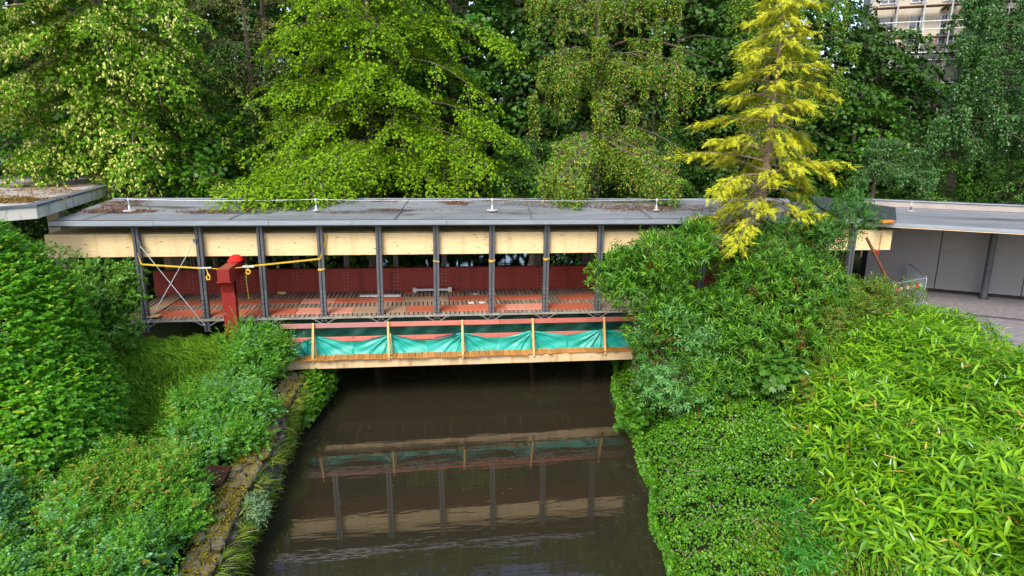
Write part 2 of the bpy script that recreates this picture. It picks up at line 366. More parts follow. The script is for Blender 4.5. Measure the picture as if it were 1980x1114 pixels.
# posts: two channel legs with a gap
def post_mb(z0, z1, dx=0):
    b = MB(); b.cbox((-.095, -.09, z0), (-.018, .09, z1), .006); b.cbox((.018, -.09, z0), (.095, .09, z1), .006); b.box((-.019, -.03, z0+.02), (.019, .03, z1-.02)); return b
def bolts_mb(pts, r=.013, ax=-1):
    b = MB()
    for (x, y, z) in pts: b.tube([(x, y, z), (x, y+ax*.016, z)], r, 6)
    return b
fp = None
for i, x in enumerate(PX):
    z0 = 2.40 if i < 2 else 2.66
    if i in (0, 1) or i == 2:
        o = post_mb(z0, 5.98).build('post', M_steel, bridge); 
        if i == 2: fp = o
    else: o = dup(fp, bridge)
    o.location = (x, 0, 0)
bp = bolts_mb([(s*.055, -.09, z) for z in (2.8, 2.95, 3.1, 3.25, 3.4, 3.55, 3.7) for s in (-1, 1)]).build('bolt', M_bolt, bridge); bp['kind'] = 'stuff'; bp.location = (PX[0], 0, 0)
for x in PX[1:11]: dup(bp, bridge, (x, 0, 0))
rp = post_mb(2.2, 6.1).build('rear_post', M_steel, bridge); rp.location = (PX[0]+.35, 3.66, 0)
for x in PX[1:]: dup(rp, bridge, (x+.35, 3.66, 0))
# rafters with haunch at the post head
ra = MB(); ra.add([(-.05, .09, 5.98), (.05, .09, 5.98), (.05, .09, 5.80), (-.05, .09, 5.80), (-.05, 1.0, 5.98), (.05, 1.0, 5.98), (.05, 1.0, 5.88), (-.05, 1.0, 5.88), (-.05, 4.1, 6.18), (.05, 4.1, 6.18), (.05, 4.1, 6.06), (-.05, 4.1, 6.06)],
    [(0, 1, 2, 3), (0, 4, 5, 1), (1, 5, 6, 2), (2, 6, 7, 3), (3, 7, 4, 0), (4, 8, 9, 5), (5, 9, 10, 6), (6, 10, 11, 7), (7, 11, 8, 4), (8, 11, 10, 9)])
rf = ra.build('rafter', M_steel, bridge); rf.location = (PX[0], 0, 0)
for x in PX[1:]: dup(rf, bridge, (x, 0, 0))
# girders
MB().cbox((-12.2, .13, 4.905), (16.95, .37, 5.655), .01).build('timber_girder', M_cream, bridge)
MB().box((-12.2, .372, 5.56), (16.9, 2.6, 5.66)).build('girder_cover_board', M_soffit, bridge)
MB().cbox((-10.4, 3.30, 2.80), (12.5, 3.52, 3.78), .01).build('red_girder', M_redg, bridge)
rb = bolts_mb([(sx, 3.30, z) for z in (2.95, 3.1, 3.24, 3.38, 3.52, 3.64) for sx in (-.075, .055)], .014).build('bolt', M_bolt, bridge); rb['kind'] = 'stuff'; rb.location = (PX[0]+.35, 0, 0)
for x in PX[1:]: dup(rb, bridge, (x+.35, 0, 0))
# deck planks
x = -10.2; pm = None; i = 0
mesh_pl = MB().cbox((0, -.08, 2.83), (.124, 3.26, 2.87), .005)
while x < 11.5:
    if pm is None: o = pm = mesh_pl.build('deck_plank', M_deck, bridge)
    else: o = dup(pm, bridge)
    o.location = (x, random.uniform(-.012, .012), random.uniform(-.003, .003)); o.rotation_euler = (0, 0, random.uniform(-.002, .002)); x += .1585; i += 1
# deck edge: side joists, thin strip and little arched braces at posts
MB().box((-10.2, .02, 2.70), (11.5, .10, 2.828)).build('edge_joist', M_dark, bridge)
MB().box((-10.2, 3.05, 2.6), (11.5, 3.15, 2.828)).build('rear_joist', M_dark, bridge)
M_edge = plain('grey_edge_strip', (.33, .31, .27), .7, 0, (.2, .18, .15), 5)
MB().cbox((-10.2, -.13, 2.765), (11.5, -.085, 2.83), .006).build('edge_strip', M_edge, bridge)
for s_ in (-1, 1):
    ao = MB().tube([(s_*.10, -.1, 2.62), (s_*.2, -.1, 2.66), (s_*.3, -.1, 2.735), (s_*.42, -.1, 2.757)], .014, 6).build('edge_brace', M_edge, bridge); ao.location = (PX[0], 0, 0)
    for x in PX[1:11]: dup(ao, bridge, (x, 0, 0))
# cross bracing rods
MB().tube([(PX[0]+.1, -.12, 5.35), (PX[1]-.05, -.12, 2.62)], .013, 6).build('brace_rod', M_silver, bridge)
MB().tube([(PX[1]-.1, -.15, 5.45), (PX[0]+.10, -.15, 2.75)], .013, 6).build('brace_rod', M_silver, bridge)
for x, z in ((PX[0]+.1, 5.38), (PX[1]-.1, 5.45)): MB().cbox((x-.05, -.14, z-.06), (x+.05, -.095, z+.08), .01).build('brace_plate', M_steel, bridge)
# roof: gentle rise to the back
RY0, RY1 = -.34, 3.95
rz = lambda y: 6.12+(y-RY0)*.064
RX0, RX1 = -11.75, 15.35
rm = MB(); n_ = 30; xs = [RX0+(RX1-RX0)*i/n_ for i in range(n_+1)]; ys = [RY0, .35, 1.2, 2.0, 3.0, RY1]
top = [(x, y, rz(y)+.012*math.sin(x*1.1+y)+(-.03 if y == 1.2 else 0)) for y in ys for x in xs]; nx = len(xs)
fs = [(j*nx+i, j*nx+i+1, (j+1)*nx+i+1, (j+1)*nx+i) for j in range(len(ys)-1) for i in range(nx-1)]
rm.add(top, fs); k = len(rm.v)
rm.add([(x, y, rz(y)-.09) for y in (RY0, RY1) for x in (RX0, RX1)], [(0, 2, 3, 1)]); 
rm.add([(RX0, RY1, rz(RY1)-.09), (RX1, RY1, rz(RY1)-.09), (RX1, RY1, rz(RY1)+.01), (RX0, RY1, rz(RY1)+.01)], [(0, 3, 2, 1)])
rm.build('roof_membrane', M_roof, bridge)
M_lap = plain('darker_roofing_lap', (.11, .115, .125), .5, 0, (.17, .17, .18), 2, stretch=(.5, 2, 1), bs=.1)
M_seam = plain('roof_seam', (.03, .031, .034), .7)
x = RX0; fi = 0
while x < RX1-.1:
    x1 = min(x+3.05+.5*math.sin(fi*2.1), RX1); MB().cbox((x, RY0-.035, 5.99+.002*(fi % 2)), (x1-.012, RY0-.004, 6.145+.004*(fi % 2)), .006).build('fascia_strip', M_zinc, bridge); x = x1; fi += 1
MB().box((RX0, RY0-.028, 5.955), (RX1, RY0+.03, 5.985)).build('drip_edge', M_dark, bridge)
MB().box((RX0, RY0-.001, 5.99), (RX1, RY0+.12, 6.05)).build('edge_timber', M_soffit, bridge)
MB().box((RX0, RY0+.01, 6.150), (RX1, RY0+.075, 6.158)).build('roof_edge_lap', M_seam, bridge)
# back upstand of thin metal
MB().box((RX0, RY1-.02, rz(RY1)), (RX1, RY1+.02, rz(RY1)+.035)).build('rear_edge_trim', M_zinc, bridge)
# cross laps on the felt
for x in (-10.9, -6.55, -1.3, 3.3, 7.5, 12.0):
    y0, y1 = RY0+.1, RY1-.05
    MB().add([(x, y0, rz(y0)+.022), (x+.05, y0, rz(y0)+.022), (x+.05+.4, y1, rz(y1)+.022), (x+.4, y1, rz(y1)+.022)], [(0, 1, 2, 3)]).build('felt_lap', M_lap, bridge)
BR = Matrix.Translation((0, D, 0)) @ Matrix.Rotation(SL, 4, 'Y')
def W(x, y, z): return BR @ Vector((x, y, z))

# lightning conductor stands and their wire
rods = []
for i, x in enumerate((-10.12, -4.02, 2.13, 8.25)):
    y = 1.41; z = rz(y)+.02
    base = W(x, y, z)
    lab = ['leftmost of four lightning conductor stands on the grey bridge roof, on a round pale base', 'second lightning conductor stand from the left on the bridge roof, beside overhanging green leaves',
           'third lightning conductor stand from the left, mid roof above the green sheeting', 'rightmost lightning conductor stand on the bridge roof, nearest the golden conifer'][i]
    t = thing('lightning_conductor', lab, 'lightning rod', base, group='lightning conductor stands on the bridge roof')
    b = MB(); b.tube([(0, 0, -.01), (0, 0, .03)], .21 if i in (0, 2) else .12, 14); b.build('base_pad', plain('pale_paver', (.5, .45, .42), .8) if i == 0 else bpy.data.materials['pale_paver'], t)
    MB().tube([(0, 0, .02), (0, 0, .10), (0, 0, .19)], [.045, .04, .03], 8).build('holder', M_silver if i else M_silver, t)
    MB().tube([(0, 0, .17), (0, 0, .38)], .012, 6).build('rod', M_silver, t)
    MB().tube([(0, 0, .34), (0, 0, .39), (0, 0, .43)], [.04, .045, .02], 8).build('clamp', M_silver, t)
    rods.append((x, y, z+.39))
wm = MB()
pts = [(-10.12, 1.41, rods[0][2])]
for a, b in zip(rods[:-1], rods[1:]):
    for k in range(1, 9):
        u = k/8; pts.append((a[0]+(b[0]-a[0])*u, 1.41, a[2]+(b[2]-a[2])*u-.05*math.sin(math.pi*u)))
pts += [(11, 1.41, rods[0][2]-.02), (13.6, 1.41, rods[0][2]-.05)]
wo = MB().tube([W(*p) for p in pts], .009, 5).build('conductor_wire', M_silver)
tag(wo, 'thin bare metal wire strung along the tops of the lightning stands above the bridge roof', 'wire')

# litter on the roof: brown leaf debris
def litter(name, label, areas, n, size, mat, zf, tpl=None):
    P = []; 
    for (cx, cy, rx, ry, wgt) in areas:
        k = int(n*wgt); a = ru(0, 6.28, k); r = np.sqrt(ru(0, 1, k))*(1+.3*np.sin(a*5)); P.append(np.stack([cx+np.cos(a)*r*rx, cy+np.sin(a)*r*ry, np.zeros(k)], 1))
    P = np.concatenate(P); Wp = np.array([zf(p) for p in P])
    D_ = unit(np.stack([rn(len(P)), rn(len(P)), rn(len(P))*.15], 1)); N_ = np.tile([0, 0, 1.], (len(P), 1))+rn(len(P), 3)*.35
    me = leaves_mesh(name, Wp, D_, N_, size*(1+rn(len(P))*.4).clip(.3, 2), tpl or T_kite(.5)); o = link_mesh(name, me, mat); tag(o, label, 'leaf litter', kind='stuff'); return o
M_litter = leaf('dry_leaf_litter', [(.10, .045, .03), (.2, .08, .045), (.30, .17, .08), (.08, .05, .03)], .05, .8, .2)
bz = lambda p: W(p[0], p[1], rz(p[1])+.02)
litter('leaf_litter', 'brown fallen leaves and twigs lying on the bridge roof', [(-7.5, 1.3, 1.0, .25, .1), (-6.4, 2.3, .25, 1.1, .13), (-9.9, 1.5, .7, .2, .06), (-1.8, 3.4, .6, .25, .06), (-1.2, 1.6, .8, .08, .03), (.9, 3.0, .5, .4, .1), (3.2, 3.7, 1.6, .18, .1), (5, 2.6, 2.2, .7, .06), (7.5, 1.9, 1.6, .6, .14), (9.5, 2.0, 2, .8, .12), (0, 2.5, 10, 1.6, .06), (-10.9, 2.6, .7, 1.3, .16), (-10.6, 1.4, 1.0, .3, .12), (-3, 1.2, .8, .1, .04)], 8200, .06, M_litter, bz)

M_rmoss = leaf('roof_moss', [(.10, .13, .015), (.16, .18, .02), (.07, .08, .02)], .05, .9, .1)
o = litter('roof_moss', 'thin green moss and fallen green twigs along the back of the bridge roof', [(4.6, 3.2, 2.6, .5, .3), (8.0, 3.0, 2.0, .6, .3), (-5.2, 3.2, 1.4, .5, .2), (0, 3.6, 9, .25, .2)], 2600, .05, M_rmoss, bz); o['category'] = 'moss'
# ------------------------------------------------------------------ loose boards etc. on the deck
def board(name, label, cat, x0, x1, y0, y1, mat, z=2.872, h=.02, rot=0, group=None):
    cx, cy = (x0+x1)/2, (y0+y1)/2; o = MB().cbox((-(x1-x0)/2, -(y1-y0)/2, 0), ((x1-x0)/2, (y1-y0)/2, h), .004).build(name, mat)
    o.location = W(cx, cy, z); o.rotation_euler = (0, SL, rot); return tag(o, label, cat, group)
G = 'plywood boards laid as walkways on the bridge deck'
fr = [(-9.5, -7.62, M_orange, 'orange red plywood board on the near deck side under the cross brace'),
      (-7.6, -6.35, M_orange, 'orange plywood board on the near deck side just left of the red column'),
      (-6.3, -4.72, M_orange, 'red orange plywood board on the near deck edge just right of the red column'),
      (-4.7, -2.8, M_pinkply, 'pale worn pink plywood board on the near deck edge at the fourth dark post'),
      (-2.78, -.98, M_tan, 'tan unpainted plywood board on the near deck edge at the fifth dark post'),
      (-.96, .79, M_orange, 'orange plywood board on the near deck edge at the sixth dark post, mid bridge'),
      (.81, 2.54, M_orange, 'orange plywood board on the near deck edge below the two white papers'),
      (2.56, 4.0, M_pinkply, 'pinkish plywood board on the near deck edge left of the eighth dark post'),
      (4.02, 5.72, M_orange, 'orange plywood board with pale rim on the near deck edge by the shrub')]
for x0, x1, mt, lab in fr: board('plywood_board', lab, 'board', x0, x1, .12, .92, mt, group=G, rot=random.uniform(-.004, .004))
sc_ = [(-9.5, -7.15, M_orange, 'red orange board in the far walkway strip behind the cross brace'), (-7.1, -4.85, M_orange, 'orange board with a pale front rim in the far walkway strip behind the red column'),
       (-4.8, -3.6, M_pinkply, 'pinkish board in the far walkway strip left of the fourth post'), (-3.58, -1.1, M_orange, 'bright orange board in the far walkway strip, in front of the perforated silver rail'),
       (-1.05, .55, M_tan, 'brownish board in the far walkway strip, in front of the silver bar on two blocks'), (.58, 2.45, M_orange, 'red board in the far walkway strip between the sixth and seventh posts'), (2.47, 4.1, M_orange, 'deep red board in the far walkway strip between the seventh and eighth posts')]
for x0, x1, mt, lab in sc_: board('plywood_board', lab, 'board', x0, x1, 1.55, 2.2, mt, group=G, rot=random.uniform(-.004, .004))
board('slanted_board', 'faded orange red board lying askew on the deck left of the leafy shrub', 'board', 4.7, 6.9, 1.5, 2.25, M_orange, rot=.22, z=2.874)
o = board('grey_plank', 'wide weathered grey plank lying crosswise on the deck behind the cross brace', 'board', -9.75, -9.25, -.05, 3.2, M_tan, z=2.895, h=.03, rot=-.03)
board('pale_wood_offcut', 'small pale timber offcut at the deck edge under the cross brace', 'board', -9.35, -9.0, -.1, .2, M_pole, z=2.93, h=.03)
board('timber_block', 'small yellowish timber block at the foot of the red girder right of the red column', 'block', -5.9, -5.6, 3.05, 3.2, M_pole, h=.08)
board('red_board_end', 'short red board under the left block of the silver bar', 'board', -1.15, -.62, 2.75, 3.1, M_orange)
board('red_board_end', 'short orange board under the right block of the silver bar', 'board', .55, .95, 2.75, 3.1, M_orange)
t = thing('perforated_rail', 'white perforated metal rail lying on the deck behind the fifth dark post', 'metal rail', W(-2.0, 2.35, 2.9), (0, SL, -.04))
MB().cbox((-.76, -.11, 0), (.76, .11, .05), .008).build('rail_body', plain('white_coated_metal', (.72, .72, .72), .5), t)
for k in range(12): MB().tube([(-.62+k*.113, -.04, .049), (-.62+k*.113, -.04, .053)], .018, 8).build('slot', M_steel, t)
t = thing('metal_bar', 'silver bar resting on two small blocks near the red girder, mid bridge', 'metal bar', W(-.05, 2.92, 2.93), (0, SL, 0))
MB().cbox((-.68, -.06, .02), (.68, .06, .10), .008).build('bar', M_silver, t)
for s in (-1, 1): MB().cbox((s*.68-.07, -.08, -.03), (s*.68+.07, .08, .15), .01).build('end_block', M_silver, t)
M_paper = plain('white_paper', (.75, .75, .72), .8)
for x, y, lab in ((1.35, 1.22, 'left one of two white papers lying side by side on the grey deck planks'), (1.75, 1.22, 'right one of two white papers lying side by side on the grey deck planks'), (1.6, 2.5, 'small white packet lying on the planks behind the red boards')):
    board('paper_sheet', lab, 'paper', x-.1, x+.1, y-.12, y+.12, M_paper, z=2.876, h=.006, rot=.1)
dk = thing('sheeting_below_deck', 'dark green sheeting hanging in the gap below the red girder', 'tarpaulin', W(0, 3.42, 0), (0, SL, 0))
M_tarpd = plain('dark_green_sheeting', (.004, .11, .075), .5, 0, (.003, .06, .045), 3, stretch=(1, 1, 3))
M_tarp = plain('green_tarpaulin', (.008, .36, .285), .42, 0, (.005, .27, .215), 3, stretch=(.6, 1, 3), bs=.15, spec=.6)
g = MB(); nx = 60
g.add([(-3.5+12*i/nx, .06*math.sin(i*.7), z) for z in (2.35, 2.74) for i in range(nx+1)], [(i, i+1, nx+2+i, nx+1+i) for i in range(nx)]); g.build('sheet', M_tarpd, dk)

# yellow bands round posts
M_yel2 = M_yellow
for i, z, lab in ((5, 4.70, 'thin yellow strap band round the sixth dark post'), (6, 4.70, 'thick yellow strap band round the seventh dark post'), (7, 4.74, 'yellow strap band round the eighth dark post'), (3, 4.47, 'yellow strap loop round the fourth dark post under the long strap')):
    t = MB(); t.cbox((-.105, -.10, -.018), (.105, .10, .018), .008); 
    if i != 5: t.cbox((-.108, -.112, -.05), (.02, -.101, -.012), .003); t.tube([(0, -.11, -.03), (.1, -.11, .06)], .014, 5)
    o = t.build('strap_band', M_yellow); o.location = W(PX[i], 0, z); o.rotation_euler = (0, .15, 0); tag(o, lab, 'strap', 'yellow strap bands on the posts')

# red steel gantry post
gp = thing('red_steel_column', 'oxide red steel column with a box arm on top, standing in front of the bridge', 'column', (-6.42, 21.05, 1.3))
MB().cbox((-.17, -.16, 0), (.17, .16, 3.05), .01).build('shaft', M_redst, gp)
MB().box((-.20, -.20, .4), (.20, -.165, 3.05)).build('front_flange', M_redst, gp)
MB().cbox((-.19, -.45, 3.12), (.17, 1.25, 3.53), .012).build('box_arm', M_redst, gp)
MB().cbox((-.24, -.47, 3.10), (.22, 1.27, 3.122), .003).build('arm_flange', M_redst, gp)
h = MB(); h.add([(-.17, -.36, 3.1), (.17, -.36, 3.1), (.17, -.15, 2.6), (-.17, -.15, 2.6), (-.17, .1, 3.1), (.17, .1, 3.1), (.17, .1, 2.6), (-.17, .1, 2.6)], [(0, 1, 5, 4), (0, 3, 2, 1), (3, 7, 6, 2), (0, 4, 7, 3), (1, 2, 6, 5), (4, 5, 6, 7)]); h.build('haunch', M_redst, gp)
rg = MB(); nr = 12
vs = [(0, 0, .21)]
for j in range(1, 5):
    for k in range(nr):
        a = 2*math.pi*k/nr; r = .05+.05*j+(.02*math.sin(k*2.3+j)); vs.append((math.cos(a)*r*1.0, math.sin(a)*r*1.5, .21-.012*j*j+.012*math.sin(k*1.7+j)-.01))
fs = [(0, 1+k, 1+(k+1) % nr) for k in range(nr)]+[(1+(j-1)*nr+k, 1+j*nr+k, 1+j*nr+(k+1) % nr, 1+(j-1)*nr+(k+1) % nr) for j in range(1, 4) for k in range(nr)]
o = rg.add(vs, fs).build('red_cloth_cover', M_rag, smooth=True); o.location = (-6.42, 22.05, 4.83); tag(o, 'bright red cloth cover on the back end of the red column arm', 'cloth')
# concrete footing hints and timber by the column foot
o = MB().cbox((-.5, -.05, 0), (.05, .06, .07), .006).build('timber_offcut', M_pole); o.location = (-6.72, 20.72, 2.28); tag(o, 'pale timber piece sticking out left of the red column foot', 'board')

# ratchet straps
def strap_line(b, pts, wd=.03):
    for p, q in zip(pts[:-1], pts[1:]): b.beam(p, q, .008, wd)
s1 = thing('ratchet_strap', 'left yellow ratchet strap between the first dark post and the red column', 'strap', group='yellow ratchet straps holding the red column')
b = MB(); A0 = W(-9.66, .11, 5.64); A1 = W(-9.30, -.14, 4.72); A2 = Vector((-7.15, 21.15, 4.76)); A3 = Vector((-6.60, 21.2, 4.72))
strap_line(b, [A0, A1, A2], .055); b.build('webbing', M_yellow, s1)
b = MB(); strap_line(b, [A2, A3], .03); b.build('short_end', M_yellow, s1)
MB().cbox((-7.25, 21.1, 4.75), (-6.93, 21.18, 4.80), .01).build('ratchet', M_silver, s1)
b = MB(); strap_line(b, [(-7.08, 21.1, 4.8), (-7.04, 21.1, 4.58)], .03); b.tube([(-7.04, 21.1, 4.6), (-7.09, 21.08, 4.50), (-7.06, 21.06, 4.40), (-6.99, 21.06, 4.42), (-6.98, 21.08, 4.50), (-7.04, 21.1, 4.6)], .028, 6); b.build('coiled_tail', M_yellow, s1)
s2 = thing('ratchet_strap', 'right yellow ratchet strap between the fourth dark post and the red column', 'strap', group='yellow ratchet straps holding the red column')
b = MB(); B0 = W(-3.48, .11, 5.64); B1 = W(-3.72, -.14, 4.84); B2 = Vector((-5.75, 21.15, 4.80)); B3 = Vector((-6.25, 21.2, 4.74))
strap_line(b, [B0, B1, B2], .055); b.build('webbing', M_yellow, s2)
b = MB(); strap_line(b, [B2, B3], .03); b.build('short_end', M_yellow, s2)
MB().cbox((-5.98, 21.1, 4.76), (-5.62, 21.18, 4.82), .01).build('ratchet', M_silver, s2)
b = MB(); strap_line(b, [(-5.82, 21.1, 4.86), (-5.81, 21.1, 4.7)], .03)
b.tube([(-5.81+.065*math.cos(a), 21.08, 4.63+.065*math.sin(a)) for a in np.linspace(0, 6.28, 13)], .026, 6); b.build('coiled_tail', M_yellow, s2)
s3 = MB(); strap_line(s3, [W(7.35, .11, 5.64), W(7.5, -.10, 4.9)], .05); o = s3.build('hanging_strap', M_yellow); tag(o, 'yellow strap hanging down the cream girder next to the tenth post above the shrub', 'strap')
o = MB().tube([(-5.93, 21.3, 4.85), (-5.95, 21.3, 4.3), (-5.93, 21.3, 3.7)], .008, 5).build('hanging_rope', plain('lime_cord', (.35, .5, .05), .7)); tag(o, 'thin yellow green rope hanging beside the red column', 'rope')

# ------------------------------------------------------------------ low temporary bridge with tarpaulin
low = thing('temporary_footbridge', 'low temporary timber footbridge with pink rails and orange planks in front of the covered bridge', 'bridge', (0, D-1.02, 0), (0, SL, 0))
MB().cbox((-5.05, -.08, 1.335), (9.5, .08, 1.665), .012).build('front_beam', M_beam2, low)
MB().cbox((-5.05, 1.6, 1.335), (9.5, 1.76, 1.665), .012).build('rear_beam', M_beam2, low)
x = -4.55; pr_ = None
while x < 9.3:
    wd = random.choice((.16, .19, .2, .22)); 
    o = MB().cbox((0, 0, 0), (wd-.012, 2.05, .035), .005).build('deck_plank', M_deckcut, low)
    o.location = (x, -.20+random.uniform(-.05, .04)-(.03 if x < 3 else -.04), 1.668+random.uniform(0, .008)); o.rotation_euler = (0, 0, random.uniform(-.012, .012)-.03*(x < -3.5)); x += wd
SX = [-3.97, -1.5, .93, 3.34, 5.8, 8.2]
po = MB().beam((0, -.17, 1.60), (0, .30, 2.80), .07, .05, (0, 1, .2)).build('upright', M_pole, low); po.location = (SX[0], 0, 0)
for k, x in enumerate(SX[1:]): dup(po, low, (x, 0, 0), (0, (-.015, 0, .0, .02, .03)[k], 0))
so_ = MB().beam((.07, .16, 1.70), (.02, .18, 2.42), .05, .04, (0, 1, 0)).build('slanting_brace', M_pole, low); so_.location = (SX[0], 0, 0)
for x in SX[1:]: dup(so_, low, (x, 0, 0))
# rails: lengths of board
xe = [-5.05, -1.52, 2.2, 6.1, 9.4]
for k in range(4):
    MB().cbox((xe[k]+.005, .335+.003*(k % 2), 2.61), (xe[k+1]-.005, .378, 2.77), .006).build('top_rail', timber('grey_pink_rail', (.46, .22, .20), (.38, .16, .15), knots=.12, kn=(.14, .02, .015)) if k == 0 else M_pink, low)
    MB().cbox((xe[k]+.005, .50, 2.08), (xe[k+1]-.005, .54, 2.24), .006).build('lower_rail', M_pink, low)
MB().cbox((-5.05, 1.7, 2.7), (9.4, 1.745, 2.84), .006).build('rear_rail', M_pink, low)
MB().box((-5.3, .1, 1.9), (-4.6, .16, 2.1)).build('end_board', M_beam2, low)
# tarpaulin on the river side
tp = thing('green_tarpaulin', 'bright green tarpaulin draped in swags along the river side of the temporary footbridge', 'tarpaulin', (0, D-1.02, 0), (0, SL, 0))
def top_z(x):
    k = 0
    xs = [-5.1]+SX+[9.6]
    for a, b in zip(xs[:-1], xs[1:]):
        if a <= x <= b: 
            u = (x-a)/(b-a)
            if a == -5.1: return 1.85+.50*u**1.4
            return 2.35-.20*(math.sin(math.pi*u)**1.3)*(1+.25*math.sin(a*3))
    return 2.3
nx, nz = 420, 26; V = []; xsT = np.linspace(-5.0, 9.4, nx+1)
for j in range(nz+1):
    v = j/nz
    for x in xsT:
        zt = top_z(x); z = 1.70+(zt-1.70)*v
        kx = min(SX, key=lambda q: abs(q-x)); dx = x-kx; dz = 2.34-z; ang = math.atan2(dz, abs(dx)+.03); rr_ = math.hypot(dx, dz)
        fold = .040*math.sin(ang*13+kx*2+(.6 if dx > 0 else 0))*math.exp(-rr_*.85)*min(1, rr_*4)+.030*math.sin(ang*27+kx*5)*math.exp(-rr_*1.2)*min(1, rr_*4)
        fold += .018*math.sin(x*2.3+z*9+kx)+.008*math.sin(x*5.1-z*17)
        y = .32-.07*(1-v)+fold+.05*math.sin(math.pi*min(1, v))
        V.append((x, y, z))
g = MB().add(V, [(j*(nx+1)+i, j*(nx+1)+i+1, (j+1)*(nx+1)+i+1, (j+1)*(nx+1)+i) for j in range(nz) for i in range(nx)])
o = g.build('sheet', M_tarp, tp, smooth=True)
# bunched end
V = []; nk = 40
for j in range(12):
    for i in range(nk):
        a = i/(nk-1); V.append((-4.95+.75*a, .20-.06*math.sin(j*.5)+.05*math.sin(a*22+j*.8)-.1*(1-a), 1.70+(.12+.45*a)*j/11+.02*math.sin(a*30)))
MB().add(V, [(j*nk+i, j*nk+i+1, (j+1)*nk+i+1, (j+1)*nk+i) for j in range(11) for i in range(nk-1)]).build('bunched_end', M_tarp, tp, smooth=True)
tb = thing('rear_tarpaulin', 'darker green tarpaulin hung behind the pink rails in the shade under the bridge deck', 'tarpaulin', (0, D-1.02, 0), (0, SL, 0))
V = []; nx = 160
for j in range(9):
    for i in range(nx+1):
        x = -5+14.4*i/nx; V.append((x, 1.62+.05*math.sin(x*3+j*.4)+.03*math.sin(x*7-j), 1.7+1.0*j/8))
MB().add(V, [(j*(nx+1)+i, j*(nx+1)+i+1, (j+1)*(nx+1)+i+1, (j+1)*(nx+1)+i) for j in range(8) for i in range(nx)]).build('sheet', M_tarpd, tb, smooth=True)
M_blue = plain('dark_blue_webbing', (.01, .025, .10), .7)
b = MB(); b.beam((0, 0, 0), (.38, 0, .06), .012, .04); b.beam((.28, -.012, -.07), (.33, -.012, .12), .012, .035); b.beam((-.32, 0, -.04), (.02, 0, 0), .012, .03)
o = b.build('blue_strap', M_blue); o.location = W(.33, -.82, 2.27); tag(o, 'dark blue strap knotted over the top hem of the green tarpaulin', 'strap')

# ------------------------------------------------------------------ concrete canopy at the left
cs = thing('concrete_canopy', 'mossy flat concrete canopy roof with stained pale edge at the far left', 'canopy', (0, 0, 0))
ce = [(-11.45, 20.6), (-13.55, 33.0), (-34, 33.5), (-34, 23.5), (-12.35, 19.75)]
MB().prism(ce, 6.47, 6.80).build('slab_edge', M_slab, cs)
def inset(pts, d):
    c0 = Vector((sum(p[0] for p in pts)/len(pts), sum(p[1] for p in pts)/len(pts))); return [tuple(c0+(Vector(p)-c0)*(1-d)) for p in pts]
fl = MB(); a = ce; b_ = inset(ce, .035); n5 = len(ce)
vs = [(x, y, 6.801) for x, y in [(p[0]+(.03 if p[0] > -20 else 0), p[1]) for p in a]]+[(x, y, 6.87) for x, y in [(p[0]+(.02 if p[0] > -20 else 0), p[1]) for p in a]]+[(x, y, 6.87) for x, y in b_]+[(x, y, 6.80) for x, y in b_]
fl.add(vs, [(l*n5+i, l*n5+(i+1) % n5, (l+1)*n5+(i+1) % n5, (l+1)*n5+i) for l in range(3) for i in range(n5)])
fl.build('edge_flashing', plain('blue_grey_flashing', (.13, .155, .17), .6, 0, (.07, .08, .085), 2), cs)
MB().prism([(p[0], p[1]) for p in b_], 6.79, 6.822).build('roof_surface', M_slabtop, cs)
MB().cbox((-13.6, 25, 1.0), (-13.2, 25.4, 6.47), .02).build('pillar', M_slab, cs)
MB().cbox((-14.3, 22.6, 1.0), (-14.0, 22.9, 6.47), .02).build('pillar', M_slab, cs)
M_moss = leaf('dry_moss', [(.24, .15, .03), (.16, .08, .03), (.32, .25, .04), (.12, .05, .025)], .05, .9, .1)
litter('moss_patch', 'orange and yellow moss and leaf litter growing on the concrete canopy roof', [(-13.2, 22.3, 1.3, .8, .45), (-15.5, 23.5, 2.4, 1.1, .25), (-14.2, 25.5, 2.2, 1.2, .15), (-17, 29, 4, 2, .15)], 9000, .06, M_moss, lambda p: (p[0], p[1], 6.83+random.random()*.05))

# ------------------------------------------------------------------ garage wing at the right
wd_ = Vector((.847, -.532, 0)); wn = Vector((.532, .847, 0)); W0 = Vector((20.5, 24.2, 0)); ang = math.atan2(wd_.y, wd_.x)
gar = thing('garage_wing', 'low flat roofed garage building with grey wall panels and round dark columns at the right', 'building', W0, (0, 0, ang))
M_panel = plain('grey_wall_panel', (.25, .235, .24), .7, 0, (.225, .212, .217), 3, bs=.05)
M_panel2 = M_panel
GZ = 2.56
for i, (a, b) in enumerate([(-2.25, .34), (.36, 3.3), (3.32, 6.3), (6.32, 9.3)]):
    MB().cbox((a, 0, GZ+.10), (b-.012, .12, 5.66), .006).build('wall_panel', M_panel, gar)
MB().box((-2.2, .03, GZ-.1), (9.3, .11, GZ+.1)).build('wall_base', M_dark, gar)
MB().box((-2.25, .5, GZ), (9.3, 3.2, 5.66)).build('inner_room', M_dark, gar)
for a in (1.95, 5.6):
    MB().tube([(a, -.62, GZ), (a, -.62, 5.62)], .125, 18).build('round_column', M_steel, gar, smooth=False)
    MB().tube([(a, -.62, GZ), (a, -.62, GZ+.02)], .2, 14).build('column_foot', M_dark, gar)
MB().box((.9, -.72, 5.5), (9.3, -.52, 5.66)).build('column_beam', M_steel, gar)
RF = -4.1
